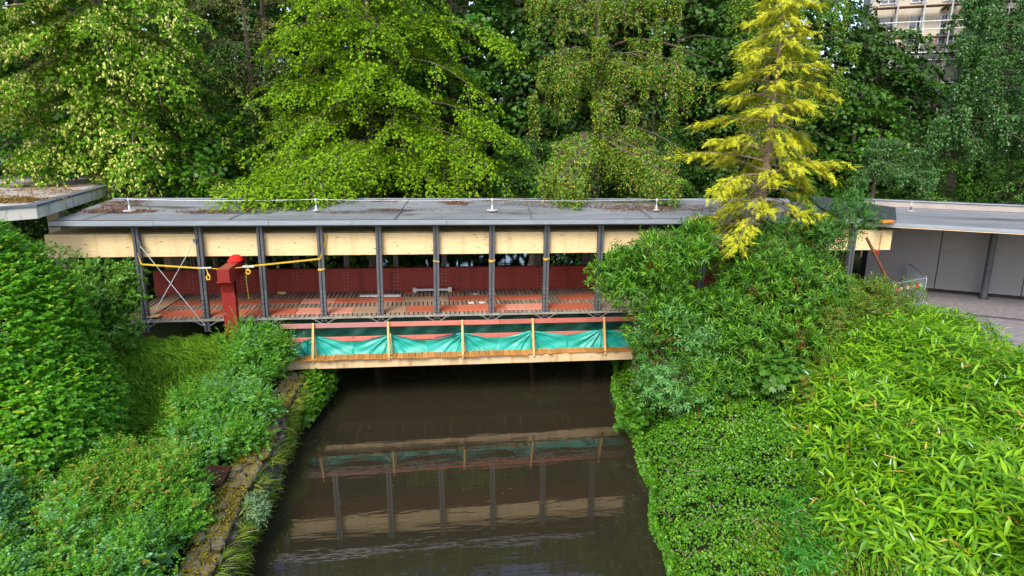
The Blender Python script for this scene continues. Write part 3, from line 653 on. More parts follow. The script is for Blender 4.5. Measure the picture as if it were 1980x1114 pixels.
MB().add([(-5.2, RF, 5.67), (9.6, RF, 5.67), (9.6, 1.4, 5.74), (-2.2, 1.4, 5.74), (-3.4, -.1, 5.72), (-5.2, RF, 5.80), (9.6, RF, 5.80), (9.6, 1.4, 5.87), (-2.2, 1.4, 5.87), (-3.4, -.1, 5.85)],
         [(0, 4, 3, 2, 1), (5, 6, 7, 8, 9), (0, 1, 6, 5), (1, 2, 7, 6), (2, 3, 8, 7), (3, 4, 9, 8), (4, 0, 5, 9)]).build('roof_slab', M_roof, gar)
MB().cbox((-5.0, RF-.04, 5.66), (9.6, RF-.002, 5.79), .008).build('front_fascia', M_zinc, gar)
MB().box((-5.0, RF-.03, 5.63), (9.6, RF+.08, 5.655)).build('fascia_under_strip', M_soffit, gar)  # thin timber-coloured strip along the underside of the front fascia
MB().box((-4.7, RF+.05, 5.53), (-1.6, RF+.25, 5.645)).build('edge_beam', M_dark, gar)
M_ren = plain('beige_upstand', (.38, .33, .30), .8, 0, (.30, .26, .24), 2)
MB().cbox((-2.6, 1.0, 5.87), (9.6, 1.2, 6.13), .01).build('parapet', M_ren, gar)
MB().cbox((-2.65, .94, 6.132), (9.6, 1.26, 6.17), .008).build('parapet_cap', M_zinc, gar)
t = thing('lightning_conductor', 'short lightning conductor stand on the garage roof near its parapet', 'lightning rod', (19.55, 24.45, 5.86), group='lightning conductor stands on the bridge roof')
MB().tube([(0, 0, 0), (0, 0, .04)], .15, 12).build('base_pad', bpy.data.materials['pale_paver'], t); MB().tube([(0, 0, .04), (0, 0, .2)], [.04, .025], 8).build('holder', M_steel, t); MB().tube([(0, 0, .2), (0, 0, .42)], .018, 6).build('rod', M_silver, t)
o = MB().cbox((-.22, -.10, 0), (.22, .10, .09), .01).build('orange_block', plain('orange_timber', (.60, .24, .03), .6)); o.location = (16.2, 21.35, 5.86); tag(o, 'small orange timber block on the roof edge where the bridge meets the garage', 'block')
o = MB().tube([(0, 0, 0), (0, 0, .28)], .02, 6).build('pin', M_steel); o.location = (16.25, 21.52, 5.9); tag(o, 'short dark pin standing behind the orange block on the roof edge', 'pin')
M_felt = plain('dark_green_felt', (.045, .055, .05), .6, 0, (.03, .036, .034), 3)
o = MB().add([(14.6, 21.7, 6.02), (16.6, 21.4, 5.97), (19.2, 24.9, 5.97), (15.9, 25.9, 6.42), (15.0, 23.6, 6.2), (14.6, 21.7, 5.98), (16.6, 21.4, 5.93), (19.2, 24.9, 5.93), (15.9, 25.9, 6.38), (15.0, 23.6, 6.16)], [(0, 1, 2, 4), (4, 2, 3), (0, 5, 6, 1), (1, 6, 7, 2), (5, 9, 7, 6), (9, 8, 7), (2, 7, 8, 3), (3, 8, 9, 4), (4, 9, 5, 0)]).build('roofing_felt', M_felt); tag(o, 'dark green roofing felt piece folded up where the bridge roof joins the garage roof', 'felt')
# prop, chain
o = MB().tube([(15.28, 21.05, 5.38), (16.25, 21.0, 3.9)], .05, 10).build('rusty_prop', plain('rusty_brown', (.20, .07, .035), .7)); tag(o, 'slanting rust brown pole leaning before the cream girder end', 'pole')
ch = MB()
for k in range(16): 
    z = 5.58-k*.055; a = (k % 2)*math.pi/2
    ch.tube([(16.5+.016*math.cos(a)*math.cos(q), 21.93+.016*math.sin(a)*math.cos(q), z+.03*math.sin(q)) for q in np.linspace(0, 6.28, 9)], .007, 5)
o = ch.build('chain', plain('rusty_orange_chain', (.40, .20, .03), .6)); tag(o, 'rusty orange chain hanging down the end of the cream girder', 'chain')
o = MB().tube([(16.3, 21.93, 4.62), (16.34, 21.93, 4.72), (16.44, 21.93, 4.72), (16.48, 21.93, 4.6), (16.4, 21.93, 4.55)], .025, 6).build('red_hook', M_rag); tag(o, 'small red hook below the hanging chain', 'hook')
# crowd barrier
M_galv = plain('galvanised_tube', (.42, .46, .50), .45, .5)
def barrier(p, q, lab, stripe=False):
    p = Vector(p); q = Vector(q); d = (q-p); L = d.length; t = thing('crowd_barrier', lab, 'barrier', p, (0, 0, math.atan2(d.y, d.x)), group='galvanised crowd barriers by the garage')
    MB().tube([(0, 0, .1), (0, 0, 1.0), (.04, 0, 1.08), (.12, 0, 1.12), (L-.12, 0, 1.12), (L-.04, 0, 1.08), (L, 0, 1.0), (L, 0, .1)], .024, 8).build('frame', M_galv, t)
    MB().tube([(0, 0, .15), (L, 0, .15)], .018, 6).build('bottom_rail', M_galv, t)
    k = int(L/.13); br = MB().tube([(0, 0, .15), (0, 0, 1.11)], .009, 5).build('bar', M_galv, t); br.location = (L/k, 0, 0)
    for i in range(2, k): dup(br, t, (L/k*i, 0, 0))
    for x in (.3, L-.3): MB().tube([(x, -.3, 0), (x, 0, .12), (x, .3, 0)], .018, 6).build('foot', M_galv, t)
    if stripe:
        MW = plain('white_reflective', (.75, .75, .75), .5); 
        n = 8
        for i in range(n): MB().box((.2+i*(L-.4)/n, -.035, .80), (.2+(i+1)*(L-.4)/n, -.026, .92)).build('stripe', M_rag if i % 2 else MW, t)
barrier((19.75, 24.35, GZ), (18.55, 21.85, GZ), 'grey tubular crowd barrier standing endwise against the garage wall')
barrier((18.50, 21.80, GZ), (16.6, 21.0, GZ), 'crowd barrier with a red and white striped board, its front mostly hidden by bamboo', True)

# paving
M_brick = plain('grey_pink_paver', (.25, .23, .235), .85, 0, (.18, .165, .168), 5, rnd=.22, bs=.3)
M_joint = plain('paver_joint', (.07, .06, .05), .95)
M_band = plain('drain_stone', (.10, .09, .085), .9, 0, (.06, .055, .05), 3)
pav = MB().prism([(15.2, 25.5), (15.2, 11), (34, 5), (34, 30), (19, 26.5)][::-1], 2.552, 2.562).build('pavement', M_joint); pav['kind'] = 'structure'
cells = []
for iu in range(-40, 60):
    for iv in range(3, 78):
        u = iu*.212+(iv % 2)*.106; v = -iv*.107
        p = W0+wd_*u+wn*v
        if p.x < 15.5 or p.y < 11.5: continue
        cells.append((p.x, p.y, u, v))
def pixel(p):
    q = Vector(p)-Vector((0, 0, CAMZ)); d = q.dot(F); return 990+1256.7*q.dot(Rt2)/d, 557-1256.7*q.dot(Up2)/d, d
vis = []; rest = []
for cx, cy, u, v in cells:
    if -3.9 < v < -3.55: continue
    X, Y, dd = pixel((cx, cy, GZ)); (vis if (1850 < X < 1990 and 560 < Y < 690) else rest).append((cx, cy, dd, v))
vis.sort(key=lambda c: c[2]); rest += vis[300:]; vis = vis[:300]
bm = MB().cbox((-.1, -.048, -.02), (.1, .048, .012), .006); b0 = bm.build('brick', M_brick, pav)
for i, (cx, cy, dd, v) in enumerate(vis):
    o = b0 if i == 0 else dup(b0, pav); o.location = (cx, cy, GZ+random.uniform(0, .004)); o.rotation_euler = (random.uniform(-.01, .01), 0, ang)
rb_ = MB(); ca, sa = math.cos(ang), math.sin(ang)
for cx, cy, dd, v in rest:
    z = GZ+.012+random.uniform(0, .004); q = [(-.1, -.048), (.1, -.048), (.1, .048), (-.1, .048)]
    q = [(cx+x*ca-y*sa, cy+x*sa+y*ca) for x, y in q]; rb_.add([(x, y, z) for x, y in q]+[(x, y, z-.03) for x, y in q], [(0, 1, 2, 3), (4, 5, 1, 0), (7, 4, 0, 3)])
o = rb_.build('brick_field', plain('paver_field', (.25, .23, .235), .85, 0, (.17, .155, .158), 5), pav); o['kind'] = 'stuff'
dr = MB(); a = W0+wd_*-6+wn*-3.72; 
for i in range(34):
    p = W0+wd_*(-7+i*.5)+wn*-3.72
    M = Matrix.Translation((p.x, p.y, GZ)) @ Matrix.Rotation(ang, 4, 'Z'); dr.cbox((.006, -.15, -.02), (.494, .15, .006), .006, M)
o = dr.build('drainage_channel', M_band, pav); o['kind'] = 'stuff'
#VEG

# ------------------------------------------------------------------ vegetation materials
L_horn = leaf('bright_hornbeam_leaf', [(.07, .18, .006), (.14, .28, .008), (.26, .41, .010), (.19, .34, .008)], .34, .6, .15)
L_lime = leaf('linden_leaf', [(.06, .17, .006), (.11, .26, .008), (.18, .34, .010)], .32, .55, .2)
L_bract = leaf('pale_linden_bract', [(.58, .60, .13), (.70, .68, .22), (.46, .52, .09)], .3, .7, .1)
L_dark = leaf('dark_maple_leaf', [(.035, .12, .008), (.055, .17, .010), (.08, .21, .012)], .25, .4)
L_mid = leaf('mid_green_leaf', [(.036, .12, .010), (.062, .18, .014), (.095, .23, .016)], .25, .4)
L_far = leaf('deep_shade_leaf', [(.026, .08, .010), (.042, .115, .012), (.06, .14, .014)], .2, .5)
L_copp = leaf('brownish_green_leaf', [(.09, .12, .018), (.15, .13, .025), (.07, .14, .018)], .2, .5)
L_weep = leaf('weeping_beech_leaf', [(.07, .18, .010), (.12, .25, .014), (.17, .30, .016)], .25, .45)
L_mast = leaf('brown_beech_husk', [(.36, .24, .03), (.46, .34, .05), (.28, .24, .03)], .05, .7)
L_weepd = leaf('blue_green_weeping_leaf', [(.028, .095, .018), (.05, .15, .026), (.10, .22, .05), (.035, .12, .02)], .2, .35, .5)
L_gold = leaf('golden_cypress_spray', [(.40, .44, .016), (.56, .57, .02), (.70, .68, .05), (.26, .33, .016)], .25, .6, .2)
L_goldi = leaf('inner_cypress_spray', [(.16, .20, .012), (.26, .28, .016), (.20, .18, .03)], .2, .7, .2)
L_hedge = leaf('hedge_leaf', [(.05, .21, .005), (.085, .30, .007), (.15, .39, .009), (.10, .33, .007)], .3, .4, .4)
L_young = leaf('young_yellow_leaf', [(.34, .44, .02), (.28, .40, .02)], .3, .45)
L_laurel = leaf('glossy_laurel_leaf', [(.06, .18, .010), (.10, .26, .014), (.16, .34, .018)], .15, .3, .5)
L_rose = leaf('rose_leaf', [(.05, .19, .020), (.08, .25, .024), (.05, .16, .03), (.13, .30, .02)], .25, .45, .35, patch=(.15, .33, .16), pscale=1.1)
L_rosey = leaf('yellow_green_leaf', [(.15, .30, .015), (.26, .36, .02), (.12, .26, .015), (.42, .22, .04)], .25, .5)
L_blue = leaf('blue_green_leaf', [(.11, .32, .10), (.19, .42, .16), (.09, .27, .07)], .2, .5)
L_juni = leaf('juniper_grass', [(.11, .27, .012), (.17, .36, .015), (.23, .42, .02), (.09, .23, .015)], .25, .6, .2)
L_bud = leaf('buddleia_leaf', [(.025, .105, .008), (.05, .17, .010), (.11, .28, .015), (.035, .13, .010)], .25, .4)
L_budl = leaf('light_buddleia_leaf', [(.07, .22, .010), (.13, .32, .014), (.19, .38, .025)], .3, .4)
L_budp = leaf('pale_buddleia_leaf', [(.10, .30, .06), (.18, .40, .12), (.08, .25, .045)], .25, .4)
L_rust = leaf('dry_flower_head', [(.16, .055, .02), (.10, .03, .012), (.22, .10, .03)], .1, .8, .1)
L_olive = leaf('olive_rust_leaf', [(.08, .19, .012), (.14, .25, .016), (.22, .15, .03), (.07, .18, .012), (.12, .24, .014)], .25, .5)
L_bam = leaf('bamboo_leaf', [(.05, .18, .006), (.12, .31, .008), (.20, .44, .010), (.29, .50, .012), (.07, .23, .008)], .33, .42, .35)
L_bamw = leaf('sky_glint_bamboo_leaf', [(.42, .58, .36), (.34, .52, .30)], .1, .3, .5)  # whitish colour with the sky's glint on bamboo painted in
L_bamb = leaf('yellowing_bamboo_leaf', [(.55, .42, .05), (.48, .26, .06), (.55, .50, .10)], .2, .5)
L_ivy = leaf('ivy_leaf', [(.04, .15, .006), (.07, .225, .008), (.13, .33, .010), (.04, .13, .008)], .2, .4, .4)
L_ivyy = leaf('bright_creeper_leaf', [(.15, .35, .012), (.23, .43, .015), (.10, .27, .010)], .25, .45)
L_grass = leaf('grass_blade', [(.13, .28, .015), (.22, .36, .02), (.34, .32, .07), (.10, .24, .012)], .25, .6, .2)

def tubes_of(polys, k=5):
    b = MB()
    for pts, rad in polys: b.tube(pts, rad, k)
    return b
def sprays(O, Dr, L, W, droop, m, K=7, jit=.03, curl=.35, vj=.07):
    """leaf positions on flat drooping sprays with side twigs"""
    n = len(O); Dr = unit(Dr); sd = unit(np.cross(np.tile([0, 0, 1.], (n, 1)), Dr)+1e-6)
    t = (np.floor(ru(0, 1, n, m)*K)+.35+.3*ru(0, 1, n, m))/K; u = ru(-1, 1, n, m); prof = np.sin(np.pi*(.12+.80*t))
    wv = W[:, None]*prof*u; adv = .55*np.abs(wv)
    P = O[:, None]+Dr[:, None]*(L[:, None]*t+adv)[..., None]+sd[:, None]*wv[..., None]
    P[..., 2] += -droop[:, None]*L[:, None]*t**2-curl*np.abs(wv)*.9
    P += rn(n, m, 3)*np.array([jit, jit, vj])
    d = Dr[:, None]*.6+sd[:, None]*(np.sign(u)*.75)[..., None]+rn(n, m, 3)*.35; d[..., 2] -= .45
    nn = np.array([0, 0, 1.])+Dr[:, None]*.25+rn(n, m, 3)*.42
    return P.reshape(-1, 3), d.reshape(-1, 3), nn.reshape(-1, 3)
def limb_curve(base, az, L, rise, sag, n=9, wig=.05):
    d = np.array([math.cos(az), math.sin(az), 0]); sdv = np.array([-d[1], d[0], 0]); P = []; ph = rng.uniform(0, 6)
    for i in range(n):
        t = i/(n-1); P.append(base+d*L*t+np.array([0, 0, 1.])*L*(rise*t-sag*t*t)+sdv*wig*L*math.sin(3*t+ph))
    return np.array(P)
def interp(C, t):
    x = t*(len(C)-1); i = min(int(x), len(C)-2); f = x-i; return C[i]*(1-f)+C[i+1]*f, unit(C[i+1]-C[i])

def broadleaf(name, label, base, H, r0, zc, prof, nl, mat, leafsize=.11, tpl=None, rise=.35, sag=.35, spr=(1.1, 1.8), sw=(.35, .6), m=90, per=.55, droop=.45, lean=(0, 0), bark=None, extra=(), ns=2, blossom=None, top=1.0, cat='tree', density_top=None, curl=.35, dead=0, limb_r=.06, gap=-.42, gapk=1.1):
    """trunk with limbs; flat drooping sprays of leaves hang along every limb"""
    t = thing(name, label, cat, tuple(base)); B = np.array(base, float)
    tr = [(B+np.array([lean[0]*u, lean[1]*u, H*u])+np.array([.12*math.sin(5*u+base[0]), .1*math.sin(4*u), 0])) for u in np.linspace(0, 1, 12)]
    polys = [([Vector(p-B) for p in tr], [r0*(1-.85*u)*(1.35 if u == 0 else 1) for u in np.linspace(0, 1, 12)])]
    limbs = []
    for i in range(nl):
        u = (i+.5)/nl; z = zc[0]+(zc[1]-zc[0])*u; L = prof(u)*rng.uniform(.75, 1.15); az_ = i*2.39996+rng.uniform(-.3, .3)
        q = min(1, max(0, (z-B[2]-L*rise*.4)/H)); p0 = B+np.array([lean[0]*q, lean[1]*q, H*q]); p0[2] = max(p0[2], B[2]+1)
        limbs.append((limb_curve(p0, az_, L, rise+rng.uniform(-.12, .12), sag+rng.uniform(-.1, .1)), L))
    for (tip, z0, sg) in extra:
        tip = np.array(tip, float); q = (z0-B[2])/H; p0 = B+np.array([lean[0]*q, lean[1]*q, z0-B[2]]); L = np.linalg.norm((tip-p0)[:2])
        C = np.array([p0+(tip-p0)*s+np.array([.06*L*math.sin(4*s), 0, sg*L*math.sin(math.pi*s)]) for s in np.linspace(0, 1, 9)]); limbs.append((C, L))
    O = []; Dv = []; 
    for C, L in limbs:
        Ls = np.linalg.norm(np.diff(C, axis=0), axis=1).sum(); polys.append(([Vector(p-B) for p in C], [max(.012, limb_r*(L/4)**.8*(1-.85*s)) for s in np.linspace(0, 1, len(C))]))
        k = max(3, int(Ls/per))
        for j in range(k+1):
            s = .22+.78*j/k; p, d = interp(C, min(s, .999))
            for sg in ((-1, 1) if j < k else (0,)):
                if ns == 1 and j % 2 and sg == 1: continue
                a = sg*rng.uniform(.5, 1.15); dd = np.array([d[0]*math.cos(a)-d[1]*math.sin(a), d[0]*math.sin(a)+d[1]*math.cos(a), d[2]*.5+rng.uniform(-.45, .35)]); O.append(p); Dv.append(dd)
    O = np.array(O); Dv = unit(np.array(Dv)); keep = (wob(O, gapk, int(abs(base[0])*7)+1) > gap) | ((O[:, 2] < 7.6) & (O[:, 1] < 27));  O = O[keep]; Dv = Dv[keep]; n = len(O)
    L = ru(*spr, n); Wd = ru(*sw, n)*.9; dr = droop*ru(.6, 1.4, n)
    for i in range(0, n, 2 if leafsize < .2 else 5):
        Cc = [Vector(O[i]-B+Dv[i]*L[i]*s-np.array([0, 0, dr[i]*L[i]*s*s])) for s in (0, .4, .75, 1)]
        polys.append((Cc, [.014, .011, .008, .004]))
    tubes_of(polys, 4).build('trunk', bark or M_bark, t)
    P, d, nn = sprays(O, Dv, L, Wd, dr, m, curl=curl); ok = off_roof(P); P, d, nn = P[ok], d[ok], nn[ok]
    foliage('crown', P-B, d, nn, leafsize*ru(.7, 1.3, len(P)), tpl or T_kite(.62), mat, t)
    if blossom:
        bm_, frac, bs = blossom; k = rng.random(len(P)) < frac
        # bracts hang in clusters: pick clusters by lumpy field
        k &= wob(P, 2.4, 3)+.25*rn(len(P))+.5*wob(P, .7, 5) > .15
        PP = P[k]+np.array([0, -.05, .0]); dd = np.tile([0, 0, -1.], (len(PP), 1))+rn(len(PP), 3)*.55; nnn = np.tile([0, -1., .5], (len(PP), 1))+rn(len(PP), 3)*.4
        foliage('blossom_bracts', PP-B, dd, nnn, bs*ru(.7, 1.3, len(PP)), T_kite(.55), bm_, t)
    return t
def off_roof(P): return ~((P[:, 1] > 21.4) & (P[:, 1] < 25.95) & (P[:, 2] < 6.12+(P[:, 1]-21.55)*.064-.0103*P[:, 0]+.05) & (P[:, 0] < 15.5))
def weeper(name, label, base, H, r0, arches, mat, leafsize=.07, m=70, slen=(1.0, 2.6), srad=.17, per=.28, husk=None, bark=None, hfrac=.2, cat='tree', dead=8, skip=.3):
    """arching limbs with dense hanging strands"""
    t = thing(name, label, cat, tuple(base)); B = np.array(base, float)
    polys = [([Vector((.1*math.sin(4*u), .1*math.sin(3*u+1), H*u)) for u in np.linspace(0, 1, 9)], [r0*(1-.8*u) for u in np.linspace(0, 1, 9)])]
    O = []; SL_ = []; RD = []
    for (tip, z0, sg) in arches:
        tip = np.array(tip, float); p0 = B+np.array([0, 0, z0-B[2]]); L = np.linalg.norm((tip-p0))
        C = np.array([p0+(tip-p0)*s+np.array([.05*L*math.sin(4*s+tip[0]), .04*L*math.sin(5*s), sg*L*math.sin(math.pi*s**.8)]) for s in np.linspace(0, 1, 10)])
        polys.append(([Vector(p-B) for p in C], [max(.008, .010*L*(1-.85*s)) for s in np.linspace(0, 1, 10)]))
        k = max(3, int(L*1.15/(per*3.9)))
        for j in range(k+1):
            if j and rng.random() < skip: continue
            p, d = interp(C, min(.999, .28+.72*(j+rng.uniform(-.2, .2))/k if j < k else .999)); cl = rng.uniform(*slen); cr = rng.uniform(.14, .36)
            for q_ in range(rng.integers(7, 12)):
                o = rn(2)*cr*.7; O.append(p+np.array([o[0], o[1], rng.uniform(-.05, .12)])); SL_.append(cl*max(.3, 1-.75*np.hypot(*o)/cr*.6)*rng.uniform(.7, 1.1)); RD.append(rng.uniform(.75, 1.2))
    O = np.array(O); SL_ = np.array(SL_); RD = np.array(RD)[:, None]; n = len(O); sway = rn(n, 2)*.10
    T = ru(0, 1, n, m)**.9; rad = RD*srad*(1.3-.95*T)*(.8+.35*np.sin(T*SL_[:, None]*8+np.arange(n)[:, None])); ph = ru(0, 6.28, n, m); q = np.sqrt(ru(0.15, 1, n, m))
    P = np.stack([O[:, None, 0]+sway[:, None, 0]*T*SL_[:, None]+np.cos(ph)*rad*q, O[:, None, 1]+sway[:, None, 1]*T*SL_[:, None]+np.sin(ph)*rad*q, O[:, None, 2]-SL_[:, None]*T+.10*np.sin(T*3)], -1)
    d = np.stack([np.cos(ph)*.7, np.sin(ph)*.7, -np.ones_like(ph)*.7], -1)+rn(n, m, 3)*.35
    nn = np.stack([np.cos(ph)*.8, np.sin(ph)*.8, np.ones_like(ph)*.8], -1)+rn(n, m, 3)*.4
    for i in range(0, n, 2):
        polys.append(([Vector(O[i]-B+np.array([sway[i, 0]*SL_[i]*s, sway[i, 1]*SL_[i]*s, -SL_[i]*s])) for s in (0, .5, 1)], [.011, .008, .003]))
    for _ in range(dead):
        i = rng.integers(n); p = O[i]-B; dd = unit(np.array([rn(1)[0], -abs(rn(1)[0]), .2*rn(1)[0]])); 
        polys.append(([Vector(p), Vector(p+dd*.5+np.array([0, 0, .1])), Vector(p+dd*1.1+np.array([0, 0, -.15]))], [.018, .012, .004]))
    tubes_of(polys, 4).build('trunk', bark or M_bark, t)
    P = P.reshape(-1, 3); d = d.reshape(-1, 3); nn = nn.reshape(-1, 3); ok = off_roof(P); P, d, nn = P[ok], d[ok], nn[ok]; sel = rng.random(len(P)) < hfrac if husk else np.zeros(len(P), bool)
    foliage('crown', P[~sel]-B, d[~sel], nn[~sel], leafsize*ru(.7, 1.3, (~sel).sum()), T_kite(.66), mat, t)
    if husk: foliage('seed_husks', P[sel]-B+unit(d[sel])*.03, d[sel], nn[sel], leafsize*.6*ru(.7, 1.3, sel.sum()), T_kite(.8), husk, t)
    return t

# ------------------------------------------------------------------ trees behind the bridge
lime_p = lambda u: 4.6*math.sin(math.pi*(.22+.62*u))
broadleaf('linden_tree', 'big flowering linden tree with pale yellow bracts above the concrete canopy', (-11.9, 31.5, 2.3), 17.5, .42, (7.2, 19.5), lime_p, 42, L_lime, .155, T_kite(.85), rise=.25, sag=.55, spr=(1.0, 1.7), sw=(.45, .75), m=105, per=.62, droop=.6, lean=(-2.2, -1.2), bark=M_barkl,
          extra=[((-16.5, 27.5, 7.4), 9.5, .16), ((-14.6, 28.0, 7.3), 9, .15), ((-17.5, 27.5, 9.3), 11, .12), ((-15.5, 27.0, 10.5), 12, .12), ((-12.5, 27.6, 9.6), 11.2, .12), ((-10.2, 27.4, 11.6), 12.6, .12), ((-13.5, 27.2, 12.6), 13.6, .12), ((-18.5, 27.8, 12.5), 13.5, .12), ((-11.5, 27.6, 7.6), 9.4, .1), ((-9.2, 28.0, 13.4), 14.4, .1)],
          blossom=(L_bract, .95, .14), curl=.5, limb_r=.05, gap=-.3)
hb = lambda u: 4.2*math.sin(math.pi*(.30+.58*u))
broadleaf('hornbeam_tree', 'bright yellow green hornbeam with layered drooping branches standing behind the middle of the bridge', (-2.7, 32.2, 2.3), 18.5, .27, (6.4, 20), hb, 46, L_horn, .13, T_kite(.8), rise=.28, sag=.40, spr=(1.1, 1.9), sw=(.35, .6), m=100, per=.50, droop=.5, curl=.45, gap=-.22, gapk=1.2, limb_r=.038,
          extra=[((-7.2, 29.2, 8.2), 9.5, .12), ((-6.7, 29.6, 7.1), 8.6, .1), ((-6.6, 29.0, 10.2), 11.0, .12), ((-5.8, 28.6, 12.8), 13.2, .12), ((-4.6, 28.2, 9.3), 10.6, .12), ((-3.0, 28.0, 10.8), 12, .12), ((-1.0, 28.2, 9.0), 10.4, .1), ((.9, 28.5, 8.2), 9.8, .12), ((2.9, 29.0, 7.6), 9.0, .12), ((3.6, 29.5, 8.8), 10.2, .1), ((2.2, 29, 10.8), 12, .1), ((3.9, 29.6, 12.8), 13.6, .08), ((-5.0, 23.9, 7.0), 8.0, .08), ((-5.7, 24.1, 7.0), 8.0, .08), ((-4.3, 24.0, 7.0), 8.0, .08), ((-6.3, 24.4, 7.0), 8.0, .08), ((-5.8, 24.9, 7.0), 8.0, .08), ((-4.7, 24.6, 6.95), 8.0, .08), ((-5.2, 24.9, 7.2), 8.4, .08), ((-4.0, 25.0, 7.05), 8.0, .08), ((-3.4, 25.6, 7.2), 8.2, .08), ((-6.4, 28, 7.2), 8.2, .10), ((-4.3, 26.6, 6.9), 8.2, .12), ((-3.2, 27.6, 7.0), 8.4, .1), ((.2, 28.0, 6.9), 8.2, .1), ((2.0, 28.4, 6.8), 8.0, .1), ((-5.8, 28.2, 8.2), 9.4, .12), ((-2.0, 27.8, 12.6), 13.4, .1)])
weeper('weeping_beech', 'weeping beech with long hanging strands dotted with brown husks, left of the golden conifer', (8.3, 32.8, 2.3), 15, .35,
       [((5.0, 30.3, 12.0), 12.6, .12), ((6.2, 30.0, 11.6), 12.0, .14), ((4.6, 30.6, 10.6), 11.2, .16), ((8.0, 29.6, 12.9), 13, .12), ((9.6, 29.8, 11.6), 12, .14), ((11.0, 30.0, 11.6), 12.4, .14), ((12.6, 30.2, 11.4), 12.2, .16), ((8.0, 28.9, 9.6), 10.6, .10), ((8.9, 29.1, 9.9), 10.8, .1), ((14.0, 31.0, 12.0), 12.8, .14),
        ((4.9, 23.9, 7.35), 8.8, .05), ((4.4, 24.3, 7.35), 8.6, .05), ((9.0, 24.0, 7.3), 8.6, .05), ((4.8, 24.9, 7.5), 8.8, .06), ((4.0, 25.6, 7.4), 8.6, .06), ((5.0, 25.6, 7.7), 8.8, .06), ((9.4, 25.0, 7.6), 8.6, .06), ((5.4, 28.8, 7.3), 8.6, .10), ((10.6, 28.6, 7.7), 8.8, .1), ((11.8, 28.8, 7.8), 9.0, .12), ((9.8, 32, 15.5), 14.6, .12), ((6, 32, 15.6), 14.4, .12), ((12.5, 32, 15.0), 14.4, .12), ((4.2, 31.5, 14.8), 14.2, .1), ((8.5, 30.6, 15.2), 14.4, .1)],
       L_weep, .112, 66, (1.3, 3.6), .16, .24, L_mast, hfrac=.27)
weeper('weeping_beech', 'second weeping beech rising behind the right side of the golden conifer', (17.2, 33.0, 2.3), 16, .35,
       [((14.6, 30.6, 12.8), 13, .12), ((16.0, 30.2, 13.4), 13.6, .12), ((18.0, 30.2, 12.9), 13.4, .12), ((19.6, 30.4, 12.0), 12.6, .14), ((20.6, 30.8, 10.8), 11.8, .14), ((18.6, 30.2, 10.2), 11, .12), ((16.8, 29.8, 10.6), 11, .1), ((15.2, 30.2, 9.4), 10.2, .12), ((19.6, 30.6, 8.6), 9.6, .14), ((17.6, 30.0, 8.2), 9.4, .1), ((16, 30, 7.4), 9, .1), ((14.2, 31, 15.2), 14.6, .1), ((17, 31, 16), 15.4, .1), ((19.8, 31, 15.0), 14.8, .1), ((20.9, 31.4, 13.2), 13.6, .1)],
       L_weep, .112, 66, (1.2, 3.0), .18, .28, L_mast, hfrac=.12)
weeper('weeping_tree', 'large dark blue green weeping tree filling the upper right corner', (29.0, 33.5, 2.3), 19, .4,
       [((26.2, 30.0, 11.9), 12.6, .10), ((25.4, 29.8, 13.4), 13.8, .08), ((26.3, 29.6, 13.0), 13.6, .08), ((26.0, 30, 15.2), 15, .08), ((26.8, 29.8, 14.4), 14.6, .08), ((26.6, 29.8, 15.6), 15.4, .08), ((27.0, 29.5, 12.4), 13.2, .08), ((25.4, 29.6, 11.0), 12, .08), ((24.6, 30.0, 9.6), 10.8, .08), ((25.8, 29.4, 14.6), 14.6, .08), ((27.2, 29.6, 13.9), 14.0, .12), ((28.6, 29.4, 12.4), 13.2, .12), ((30.4, 29.4, 13.6), 14, .12), ((26.0, 29.8, 10.2), 11.4, .12), ((27.6, 29.2, 9.8), 11, .12), ((29.4, 29.0, 10.4), 11.6, .1), ((31.2, 29.4, 10.8), 11.6, .12), ((25.0, 30.4, 8.6), 10, .14), ((26.8, 29.2, 7.9), 9.4, .12), ((28.6, 28.8, 8.3), 9.6, .1), ((30.4, 28.8, 8.8), 10, .1), ((31.6, 29.6, 7.6), 9.4, .1), ((26.6, 31, 15.6), 15, .1), ((28.6, 31, 16.8), 16, .1), ((31, 31, 16), 15.6, .1), ((33, 31, 14), 14, .1), ((33, 30, 11), 12, .1)],
       L_weepd, .125, 66, (1.4, 3.4), .21, .28)
weeper('weeping_tree', 'small dark rounded weeping tree just right of the golden conifer', (22.8, 31.4, 2.3), 6.6, .2,
       [((21.4, 29.4, 7.6), 8, .14), ((22.4, 29.0, 8.3), 8.4, .12), ((23.6, 29.2, 8.0), 8.2, .12), ((24.4, 29.8, 7.2), 8, .12), ((22.2, 28.8, 7.0), 7.8, .12), ((23.4, 28.8, 6.8), 7.6, .1), ((21.0, 30, 6.8), 7.6, .1)],
       L_weepd, .085, 110, (.8, 1.8), .22, .22, dead=2)
mp = lambda u: 2.6*math.sin(math.pi*(.3+.6*u))
broadleaf('maple_tree', 'low dark green maple with broad leaves beside the leaning linden trunk', (-10.2, 31.6, 2.3), 7.4, .12, (5.6, 10.2), mp, 20, L_dark, .19, T_maple(), rise=.3, sag=.4, m=34, per=.6, droop=.4, extra=[((-10.4, 29, 7.6), 7.6, .1), ((-9.2, 29.2, 8.4), 8.2, .1), ((-10.0, 28.8, 6.6), 7, .1)])
broadleaf('maple_tree', 'young maple behind the concrete canopy at the far left edge', (-19.5, 33.5, 2.3), 7, .12, (5, 10), mp, 16, L_dark, .19, T_maple(), rise=.3, sag=.4, m=30, per=.7)
md = lambda u: 3.2*math.sin(math.pi*(.25+.6*u))
